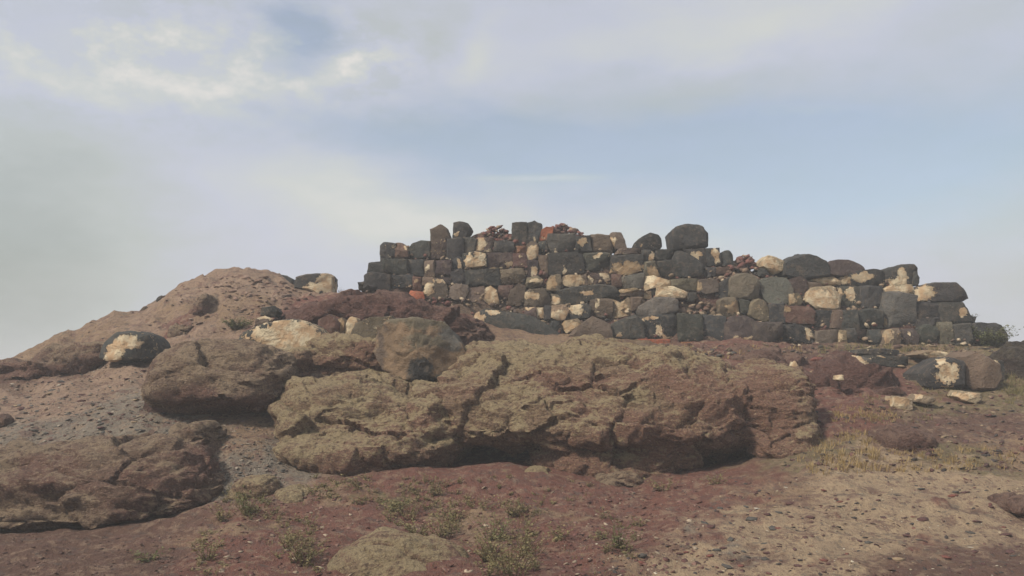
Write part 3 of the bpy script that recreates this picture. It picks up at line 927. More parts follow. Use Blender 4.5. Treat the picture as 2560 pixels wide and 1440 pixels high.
# zone, tint, outline, pale patches (x, y, rx, ry), extra
S = [
 (ZA,'dark',[(315,490),(315,330),(345,295),(440,300),(480,310),(480,458),(340,468)],[],{}),
 (ZA,'redb',[(472,455),(472,302),(540,300),(590,350),(612,440),(480,460)],[(570,350,30,30)],{}),
 (ZA,'dark',[(612,400),(620,345),(660,305),(740,278),(842,285),(845,462),(690,468),(620,440)],[],{}),
 (ZA,'purple',[(845,466),(847,290),(990,258),(1012,300),(1012,472)],[],{}),
 (ZA,'dark',[(1012,480),(1016,262),(1180,247),(1190,400),(1165,480)],[],{}),
 (ZA,'green',[(1188,398),(1190,244),(1300,250),(1332,270),(1302,398)],[],{}),
 (ZA,'brown',[(1305,400),(1340,250),(1490,250),(1500,395)],[(1370,300,40,60),(1450,370,40,20)],{}),
 (ZA,'dark',[(1502,395),(1512,285),(1620,265),(1700,290),(1716,372),(1650,402)],[],{}),
 (ZA,'orange',[(1720,412),(1724,336),(1850,330),(1852,404)],[],{}),
 (ZA,'brown',[(1848,474),(1850,320),(1900,285),(1966,300),(1968,462),(1900,474)],[(1915,390,50,65)],{}),
 (ZA,'dark',[(1968,432),(1970,285),(2050,280),(2085,430)],[],{}),
 (ZA,'dark',[(185,630),(200,512),(330,488),(350,500),(370,625)],[],{}),
 (ZA,'green',[(350,630),(350,474),(600,470),(604,622)],[],{}),
 (ZA,'dark',[(604,642),(608,474),(770,480),(774,650)],[],{}),
 (ZA,'brown',[(775,655),(780,488),(882,485),(884,655)],[(800,570,18,40)],{}),
 (ZA,'purple',[(885,664),(888,488),(1062,482),(1062,664)],[],{}),
 (ZA,'dark',[(1062,605),(1066,480),(1130,444),(1172,460),(1180,562),(1075,604)],[(1140,515,18,45)],{}),
 (ZA,'dark',[(1178,562),(1182,408),(1300,398),(1422,408),(1422,545),(1300,564)],[(1340,470,80,65),(1240,490,24,70)],{}),
 (ZA,'purple',[(1424,564),(1427,410),(1700,402),(1702,562)],[(1645,510,20,40),(1500,555,60,12)],{}),
 (ZA,'redb',[(1704,560),(1706,412),(1852,410),(1852,545)],[],{}),
 (ZA,'purple',[(1857,664),(1862,482),(1966,482),(1962,645)],[(1922,600,30,70)],{}),
 (ZA,'brown',[(1966,654),(1970,440),(2062,432),(2072,644)],[],{}),
 (ZA,'dark',[(140,765),(152,640),(190,604),(370,628),(412,642),(412,795),(180,790)],[],{}),
 (ZA,'dark',[(414,775),(416,636),(652,640),(652,768)],[],{}),
 (ZA,'redb',[(655,795),(660,656),(746,664),(747,795)],[(690,700,20,20)],{}),
 (ZA,'brown',[(747,750),(757,652),(882,658),(872,700),(800,740)],[],{}),
 (ZA,'purple',[(872,745),(886,668),(1052,666),(1050,740),(960,690)],[],{}),
 (ZA,'dark',[(1050,735),(1060,612),(1150,572),(1216,592),(1218,738)],[],{}),
 (ZA,'dark',[(1216,742),(1217,586),(1555,576),(1562,744)],[],{}),
 (ZA,'olive',[(1562,700),(1572,580),(1800,566),(1832,650),(1800,705),(1640,735)],[(1580,700,20,20)],{}),
 (ZA,'dark',[(85,790),(85,715),(140,704),(152,790)],[],{}),
 (ZA,'brown',[(760,830),(790,742),(870,682),(960,680),(1012,742),(1042,870),(900,898),(790,860)],[(812,780,48,55),(930,682,70,14)],{}),
 (ZA,'brown',[(1042,870),(1045,760),(1110,728),(1230,748),(1242,822),(1192,892),(1090,895)],[],{}),
 (ZA,'brown',[(1215,890),(1230,776),(1400,748),(1432,850),(1412,945),(1250,910)],[],{}),
 (ZA,'tan',[(1408,900),(1412,775),(1470,756),(1532,800),(1562,935),(1492,975)],[(1480,860,70,100)],{}),
 (ZA,'redb',[(1545,870),(1556,748),(1705,744),(1668,864)],[],{}),
 (ZA,'brown',[(1645,950),(1680,800),(1760,720),(1832,760),(1834,935),(1760,968)],[],{}),
 (ZA,'olive',[(1828,760),(1850,672),(1950,646),(2016,690),(1996,745),(1900,776)],[(1950,690,40,20)],{}),
 (ZA,'dark',[(1290,1360),(1272,1145),(1340,1042),(1440,1000),(1560,1018),(1740,1045),(1900,1080),(2060,1170),(2180,1260),(2220,1380)],[(1350,1110,55,75),(1335,1220,26,120),(1480,1020,70,25)],dict(df=.35,facets=3)),
 # right of the step
 (ZB,'green',[(278,300),(300,208),(570,203),(582,392),(330,402),(300,350)],[],{}),
 (ZB,'dark',[(584,392),(582,238),(730,224),(752,384)],[(660,275,55,42)],dict(warm=.6)),
 (ZB,'brown',[(750,402),(742,208),(930,225),(962,330),(962,402)],[],{}),
 (ZB,'brown',[(1000,362),(940,242),(960,188),(1060,193),(1092,262),(1112,362)],[(965,290,25,70)],{}),
 (ZB,'brown',[(1000,420),(1040,358),(1272,358),(1272,422)],[],{}),
 (ZB,'dark',[(300,630),(300,408),(600,403),(652,430),(662,614)],[(465,590,16,30)],{}),
 (ZB,'tan',[(612,480),(640,436),(672,500),(678,602),(652,596)],[(650,520,30,60)],dict(df=.1)),
 (ZB,'green',[(672,596),(672,420),(860,402),(942,412),(948,584),(730,604)],[(850,425,90,10)],{}),
 (ZB,'dark',[(950,610),(960,428),(1272,426),(1292,592),(1080,642)],[(1130,565,150,62)],dict(warm=.9)),
 (ZB,'dark',[(1274,490),(1278,380),(1360,376),(1412,396),(1414,472),(1360,494)],[(1382,432,32,38)],{}),
 (ZB,'olive',[(1296,645),(1310,500),(1402,490),(1454,645)],[(1405,590,40,60)],dict(warm=.9)),
 (ZB,'dark',[(1428,474),(1428,374),(1612,368),(1614,474)],[],{}),
 (ZB,'black',[(1462,650),(1440,500),(1600,476),(1724,520),(1704,664)],[],{}),
 (ZB,'dark',[(1602,470),(1640,385),(1740,420),(1830,470),(1905,545),(1890,644),(1720,662),(1610,600)],[],dict(df=.32,rounds=1)),
 (ZB,'dark',[(1700,372),(1942,360),(1946,562),(1880,520),(1760,430)],[(1862,455,42,55)],dict(warm=.5)),
 (ZB,'dark',[(1944,544),(1946,360),(2092,358),(2098,524)],[(2062,410,26,45),(2085,480,14,50)],{}),
 (ZB,'dark',[(2100,530),(2100,420),(2150,380),(2200,380),(2232,440),(2226,545),(2150,556)],[],dict(rounds=1)),
 (ZB,'olive',[(268,796),(290,690),(330,640),(420,638),(452,772),(400,804)],[(350,700,50,50)],dict(warm=.9)),
 (ZB,'brown',[(454,730),(460,638),(692,636),(702,744),(530,774)],[(560,690,90,55)],dict(warm=.5)),
 (ZB,'purple',[(704,748),(718,640),(850,618),(952,620),(962,744),(840,748)],[(738,680,30,40),(915,655,45,45)],{}),
 (ZB,'redb',[(962,765),(962,620),(1062,640),(1066,765)],[],{}),
 (ZB,'grey',[(1066,775),(1070,655),(1292,618),(1302,692),(1292,776)],[],{}),
 (ZB,'tan',[(1036,836),(1050,788),(1200,772),(1244,790),(1200,832)],[(1120,800,60,20)],dict(warm=.5)),
 (ZB,'brown',[(1044,860),(1060,838),(1210,834),(1290,780),(1300,860)],[],{}),
 (ZB,'cream',[(1300,800),(1310,648),(1400,642),(1572,700),(1572,758),(1400,775)],[(1420,690,120,50)],{}),
 (ZB,'olive',[(1570,758),(1580,688),(1700,676),(1862,678),(1862,794),(1700,796)],[],{}),
 (ZB,'brown',[(1860,796),(1870,690),(2000,676),(2072,700),(2072,806),(1940,836)],[(1900,740,30,40)],dict(warm=.8)),
 (ZB,'cream',[(1430,860),(1440,768),(1600,758),(1752,820),(1747,884),(1600,878)],[(1580,820,140,50)],{}),
 (ZB,'dark',[(1370,880),(1374,768),(1432,764),(1437,876)],[],{}),
 (ZB,'tan',[(1280,880),(1298,808),(1370,804),(1376,888)],[(1330,850,40,40)],{}),
 (ZB,'dark',[(1745,910),(1755,820),(1832,818),(1854,872),(1800,906)],[],{}),
 (ZB,'brown',[(54,955),(54,830),(100,788),(260,778),(322,900),(302,966),(150,976)],[(130,840,70,40)],dict(warm=.4)),
 (ZB,'olive',[(318,950),(324,838),(400,846),(458,912),(442,956)],[(370,900,45,45)],{}),
 (ZB,'dark',[(462,940),(396,800),(560,762),(850,738),(970,758),(1042,850),(1032,888),(850,884),(620,946)],[(690,800,50,20)],{}),
 (ZB,'purple',[(46,1070),(60,978),(160,968),(180,1090),(120,1090)],[(100,972,60,10)],{}),
 (ZB,'cream',[(158,1096),(165,978),(242,974),(250,1090)],[(205,1030,40,60)],{}),
 (ZB,'dark',[(250,1108),(255,960),(322,956),(342,1106)],[],{}),
 (ZB,'tan',[(328,1082),(330,960),(462,948),(522,1000),(462,1106),(400,1110)],[(410,1050,60,50)],{}),
 (ZB,'dark',[(468,1098),(520,960),(700,936),(742,980),(722,1088)],[(595,985,85,48)],{}),
 (ZB,'brown',[(788,1088),(790,896),(880,888),(962,896),(972,1088)],[(820,930,26,45)],{}),
 (ZB,'brown',[(720,1000),(735,900),(790,890),(795,1010)],[],{}),
 (ZB,'tan',[(968,1096),(968,890),(1060,930),(1130,868),(1167,900),(1162,1066)],[(1060,1000,70,80)],dict(warm=.5)),
 (ZB,'brown',[(1164,1010),(1160,870),(1280,868),(1312,922),(1240,1004)],[],{}),
 (ZB,'grey',[(1218,1015),(1260,956),(1400,876),(1530,874),(1642,896),(1644,1016),(1500,1056),(1270,1104)],[],dict(rounds=1,df=.3)),
 (ZB,'black',[(1262,1155),(1280,1080),(1400,1056),(1612,1046),(1644,1090),(1634,1296),(1400,1314),(1300,1294)],[(1410,1092,50,20),(1490,1215,30,45),(1560,1272,45,14),(1300,1110,40,14)],{}),
 (ZB,'green',[(1658,1320),(1658,1048),(1905,1052),(1912,1326)],[],{}),
 (ZB,'dark',[(1914,1326),(1914,1060),(2142,1072),(2152,1340)],[],{}),
 (ZB,'tan',[(216,1138),(240,1112),(312,1138),(292,1178),(240,1170)],[(265,1145,40,25)],dict(df=.1,db=.2)),
 (ZB,'tan',[(416,1162),(470,1112),(600,1096),(652,1150),(580,1204),(480,1244)],[(530,1160,90,50)],dict(warm=.5)),
 (ZB,'cream',[(388,1276),(393,1208),(427,1208),(429,1280)],[(408,1240,20,30)],dict(df=.1,db=.2)),
 (ZB,'brown',[(500,1290),(600,1180),(760,1078),(942,1160),(946,1310),(560,1340)],[],dict(df=.3)),
 (ZB,'green',[(944,1280),(950,1158),(1080,1096),(1212,1056),(1292,1130),(1292,1290),(1080,1300)],[(1050,1255,24,26)],{}),
 (ZB,'dark',[(300,1190),(330,1120),(410,1120),(430,1200),(390,1280),(320,1270)],[],{}),
 # middle right
 (ZC,'pink',[(606,538),(618,472),(752,470),(760,534)],[],{}),
 (ZC,'dark',[(1044,566),(1060,488),(1130,466),(1176,566)],[],{}),
 (ZC,'dark',[(490,560),(500,470),(606,470),(606,560)],[],{}),
 (ZC,'cream',[(1100,462),(1104,400),(1160,346),(1240,368),(1322,410),(1312,492),(1222,548),(1150,492)],[(1230,450,90,70)],{}),
 (ZC,'olive',[(742,790),(756,600),(830,542),(950,546),(1042,610),(1048,690),(1034,806),(850,796)],[],dict(rounds=1,df=.34)),
 (ZC,'dark',[(596,775),(640,640),(748,574),(752,786),(680,796)],[],{}),
 (ZC,'grey',[(1044,620),(1090,598),(1230,576),(1330,598),(1392,700),(1394,834),(1280,870),(1140,856),(1088,782)],[],dict(rounds=1,df=.34)),
 (ZC,'purple',[(1338,620),(1480,566),(1552,608),(1554,774),(1500,786),(1400,722)],[],{}),
 (ZC,'olive',[(1388,860),(1393,748),(1482,746),(1524,830),(1502,866)],[(1435,790,40,45)],dict(warm=.7)),
 (ZC,'cream',[(1590,602),(1650,578),(1830,572),(1904,630),(1904,670),(1750,656)],[(1760,615,120,40)],{}),
 (ZC,'brown',[(1548,730),(1554,608),(1680,640),(1744,668),(1600,712)],[],{}),
 (ZC,'cream',[(1556,836),(1568,740),(1620,688),(1790,672),(1898,780),(1874,914),(1830,930),(1650,910)],[(1720,800,160,110)],dict(df=.32)),
 (ZC,'olive',[(638,968),(638,830),(700,788),(830,786),(864,830),(860,986),(740,996)],[(820,880,30,60)],dict(rounds=1,warm=.8)),
 (ZC,'green',[(862,948),(868,800),(962,828),(962,948)],[],{}),
 (ZC,'olive',[(952,976),(968,860),(1040,802),(1112,828),(1174,920),(1170,1014),(1130,1046),(1000,1016)],[],dict(rounds=1)),
 (ZC,'dark',[(1166,1056),(1178,858),(1314,858),(1324,1056)],[],{}),
 (ZC,'redb',[(1318,1046),(1330,886),(1580,876),(1644,930),(1624,1056),(1420,1056)],[(1380,920,40,30)],dict(warm=.9)),
 (ZC,'dark',[(1638,1096),(1650,926),(1812,926),(1834,1000),(1804,1096)],[],{}),
 (ZC,'brown',[(1826,1106),(1838,948),(1932,916),(1934,1106)],[],{}),
 (ZC,'dark',[(1928,1116),(1938,926),(2092,926),(2104,1116)],[],{}),
 (ZC,'purple',[(700,1250),(718,1060),(800,988),(950,988),(1010,1020),(1000,1230),(800,1262)],[(980,1225,34,34),(860,1215,40,30)],dict(warm=.6)),
 (ZC,'purple',[(1002,1250),(1014,1030),(1080,1048),(1292,1048),(1294,1204),(1100,1284)],[],{}),
 (ZC,'black',[(1300,1230),(1292,1066),(1500,1076),(1644,1150),(1624,1296),(1480,1256)],[(1620,1150,30,40),(1300,1190,20,30),(1500,1262,50,16)],{}),
 (ZC,'brown',[(1640,1290),(1658,1136),(1892,1128),(1902,1264),(1850,1296)],[],{}),
 (ZC,'tan',[(1898,1266),(1903,1130),(1960,1136),(1974,1266)],[(1935,1200,34,55)],dict(warm=.5)),
 (ZC,'dark',[(1972,1256),(1976,1116),(2064,1116),(2076,1262)],[],{}),
 # right end
 (ZD,'dark',[(186,285),(198,200),(280,158),(470,128),(584,148),(556,264),(400,276)],[(240,212,45,30),(420,185,80,30)],dict(warm=.4)),
 (ZD,'dark',[(486,250),(560,148),(720,90),(832,88),(862,120),(864,182),(834,254),(640,294)],[(775,165,34,42),(720,225,60,32),(545,210,40,45)],{}),
 (ZD,'dark',[(836,266),(848,150),(888,210),(884,270)],[(845,200,10,40)],{}),
 (ZD,'cream',[(556,346),(572,310),(640,272),(836,262),(844,312),(874,364),(680,344)],[(720,300,140,36)],{}),
 (ZD,'dark',[(876,405),(866,285),(1010,248),(1216,252),(1284,330),(1324,392),(1272,420),(1060,420)],[(985,330,75,55)],dict(warm=.3)),
 (ZD,'green',[(178,480),(188,288),(366,284),(370,488)],[(320,350,34,50),(225,330,26,30)],{}),
 (ZD,'dark',[(368,486),(368,284),(562,278),(572,442),(470,476)],[],{}),
 (ZD,'grey',[(568,648),(558,440),(580,338),(700,338),(854,370),(834,470),(854,604),(730,668)],[(600,600,24,40)],dict(df=.32,warm=.6)),
 (ZD,'black',[(818,566),(828,428),(880,418),(1062,438),(1072,562),(950,588)],[],{}),
 (ZD,'dark',[(1060,605),(1070,428),(1262,428),(1332,540),(1376,556),(1362,606)],[(1325,515,30,30)],{}),
 (ZD,'dark',[(196,668),(198,506),(332,496),(352,666)],[],{}),
 (ZD,'dark',[(348,658),(348,498),(460,480),(566,502),(556,658)],[],{}),
 (ZD,'brown',[(108,610),(118,498),(192,496),(197,656)],[],{}),
 (ZD,'tan',[(168,748),(178,676),(242,676),(238,786),(190,788)],[(205,720,36,55)],dict(warm=.6)),
 (ZD,'purple',[(308,740),(318,666),(424,666),(432,750)],[],{}),
 (ZD,'dark',[(426,750),(438,674),(550,664),(556,786),(480,796)],[],{}),
 (ZD,'brown',[(546,798),(558,676),(702,656),(714,786),(640,806)],[(650,715,40,45)],dict(warm=.5)),
 (ZD,'purple',[(712,788),(718,668),(832,656),(874,720),(864,798)],[(850,700,15,25)],{}),
 (ZD,'green',[(876,788),(888,656),(960,616),(1054,656),(1064,788)],[],dict(rounds=1)),
 (ZD,'olive',[(1060,796),(1064,598),(1182,602),(1186,796)],[],{}),
 (ZD,'dark',[(1182,806),(1188,616),(1342,616),(1354,806)],[],{}),
 (ZD,'dark',[(1354,816),(1366,616),(1470,606),(1592,616),(1664,700),(1650,806)],[],dict(rounds=1)),
 (ZD,'dark',[(880,630),(890,570),(1060,560),(1064,620),(960,640)],[],{}),
]


def zpx(z, pts):
    a = np.asarray(pts, float)
    return np.stack([z[0] + a[:, 0] / z[2], z[1] + a[:, 1] / z[2]], 1)


def zpatch(z, pl):
    return [(z[0] + x / z[2], z[1] + y / z[2], rx / z[2], ry / z[2]) for x, y, rx, ry in pl]


for k, (z, tint, pts, pale, ex) in enumerate(S):
    P = zpx(z, pts)
    cyp = P[:, 1].mean()
    ex = dict(ex)
    jit = random.uniform(-0.09, 0.05)
    an = random.gauss(0, 0.03)
    cP = P.mean(0)
    P = cP + (P - cP) @ np.array([[math.cos(an), math.sin(an)], [-math.sin(an), math.cos(an)]])
    df = ex.pop('df', 0.24)
    stone('stone', P, wallY(cyp) + 0.22 + jit, tint, zpatch(z, pale), df=df, db=ex.pop('db', 0.42), parent=WALL, seed=k, **ex)
for k, (tint, pts) in enumerate([('brick', [(1343, 606), (1354, 574), (1366, 568), (1384, 570), (1381, 590), (1362, 602)]),
                                 ('brick', [(1592, 868), (1596, 848), (1672, 849), (1670, 864), (1604, 870)]),
                                 ('orange', [(1703, 863), (1705, 855), (1744, 856), (1742, 865)]),
                                 ('brick', [(1022, 742), (1026, 726), (1058, 732), (1062, 748), (1040, 752)])]):
    o = stone('brick', pts, wallY(np.mean([p[1] for p in pts])) + 0.1, tint, None, df=0.1, db=0.25, parent=WALL, seed=300 + k, n=24, rings=8, facets=3)
    o['label'] = 'orange red piece of fired brick'

# ------------------------------------------------------------------ small stones (shared low-poly shapes)
ICO = None


def ico():
    t = (1 + 5 ** 0.5) / 2
    v = np.array([(-1, t, 0), (1, t, 0), (-1, -t, 0), (1, -t, 0), (0, -1, t), (0, 1, t), (0, -1, -t), (0, 1, -t), (t, 0, -1), (t, 0, 1), (-t, 0, -1), (-t, 0, 1)], float)
    f = [(0, 11, 5), (0, 5, 1), (0, 1, 7), (0, 7, 10), (0, 10, 11), (1, 5, 9), (5, 11, 4), (11, 10, 2), (10, 7, 6), (7, 1, 8), (3, 9, 4), (3, 4, 2), (3, 2, 6), (3, 6, 8), (3, 8, 9), (4, 9, 5), (2, 4, 11), (6, 2, 10), (8, 6, 7), (9, 8, 1)]
    return v / np.linalg.norm(v[0]), np.array(f)


IV, IF = ico()


def cloud_of_stones(name, pos, size, tints, parent=None, flat=0.55, mat=None, origin=None):
    n = len(pos)
    V = IV[None] * RNG.uniform(0.65, 1.25, (n, 12, 1))
    sc = np.stack([RNG.uniform(0.7, 1.4, n), RNG.uniform(0.7, 1.3, n), RNG.uniform(0.6, 1.2, n) * flat], 1) * size[:, None]
    V = V * sc[:, None, :]
    a = RNG.uniform(0, 6.283, n)
    c, s = np.cos(a), np.sin(a)
    x = V[..., 0] * c[:, None] - V[..., 1] * s[:, None]
    y = V[..., 0] * s[:, None] + V[..., 1] * c[:, None]
    tl_ = RNG.normal(0, 0.25, (n, 2))
    zz = V[..., 2] + x * tl_[:, :1] + y * tl_[:, 1:]
    V = np.stack([x, y, zz], -1) + pos[:, None, :]
    Fc = (IF[None] + 12 * np.arange(n)[:, None, None]).reshape(-1, 3)
    col = np.repeat(tints, 12, 0)
    return link_mesh(name, V.reshape(-1, 3), Fc, mat or M_PEB, parent, False, {'tint': col}, origin)


def pick_tint(n, table):
    c = np.array([t[1] for t in table])
    p = np.array([t[0] for t in table], float)
    i = RNG.choice(len(table), n, p=p / p.sum())
    return c[i] * RNG.uniform(0.75, 1.3, (n, 1))


# chinking and rubble in the wall
def in_poly(px, py, poly):
    poly = np.asarray(poly, float)
    inside = np.zeros(len(px), bool)
    j = len(poly) - 1
    for i in range(len(poly)):
        xi, yi = poly[i]
        xj, yj = poly[j]
        hit = ((yi > py) != (yj > py)) & (px < (xj - xi) * (py - yi) / (yj - yi + 1e-9) + xi)
        inside ^= hit
        j = i
    return inside


outline = TOPLINE + [(2500, 880), (1400, 870), (1200, 800), (950, 745)]
qx = RNG.uniform(905, 2510, 2000)
qy = RNG.uniform(570, 885, 2000)
ok = in_poly(qx, qy, outline)
qx, qy = qx[ok], qy[ok]
pos = at(qx, qy, wallY(qy) + RNG.uniform(0.04, 0.10, len(qx)))
sz = RNG.uniform(0.015, 0.055, len(pos))
tn = pick_tint(len(pos), [(4, (0.12, 0.085, 0.065)), (2, (0.15, 0.07, 0.055)), (5, (0.27, 0.2, 0.13)), (2, (0.07, 0.065, 0.06)), (2, (0.42, 0.34, 0.23))])
rub = [pos], [sz], [tn]
for (x0, x1, ya, yb, cnt, reds, up) in [
        (1188, 1292, 566, 606, 130, 1, 0), (1355, 1500, 562, 606, 230, 1, 1), (1826, 1895, 640, 672, 80, 1, 0), (1690, 1800, 745, 792, 120, 0, 0), (1000, 1030, 612, 640, 20, 0, 0), (1180, 1300, 600, 640, 50, 1, 0), (1320, 1370, 620, 720, 60, 1, 0), (1040, 1120, 720, 760, 40, 1, 0), (1800, 1900, 668, 700, 90, 0, 0), (1290, 1420, 785, 815, 60, 0, 0)]:
    ax = RNG.uniform(x0, x1, cnt)
    q = (ax - x0) / (x1 - x0)
    arch = 1 - np.abs(2 * q - (0.7 if up else 1.0)) ** 1.7
    ay = yb + (ya - yb) * RNG.uniform(0, 1, cnt) * np.clip(arch, 0.05, 1)
    pz = at(ax, ay, wallY(ay) + RNG.uniform(0.05, 0.4, cnt))
    rub[0].append(pz)
    rub[1].append(RNG.uniform(0.03, 0.075, cnt))
    rub[2].append(pick_tint(cnt, [(5, (0.17, 0.075, 0.06)), (3, (0.13, 0.08, 0.065)), (1, (0.3, 0.22, 0.15))] if reds else [(4, (0.2, 0.14, 0.095)), (3, (0.13, 0.085, 0.06)), (2, (0.30, 0.23, 0.15))]))
o = cloud_of_stones('rubble_fill', np.vstack(rub[0]), np.concatenate(rub[1]), np.vstack(rub[2]), WALL, 0.8, origin=at(1650.0, 875.0, 14.8))
o['kind'] = 'stuff'

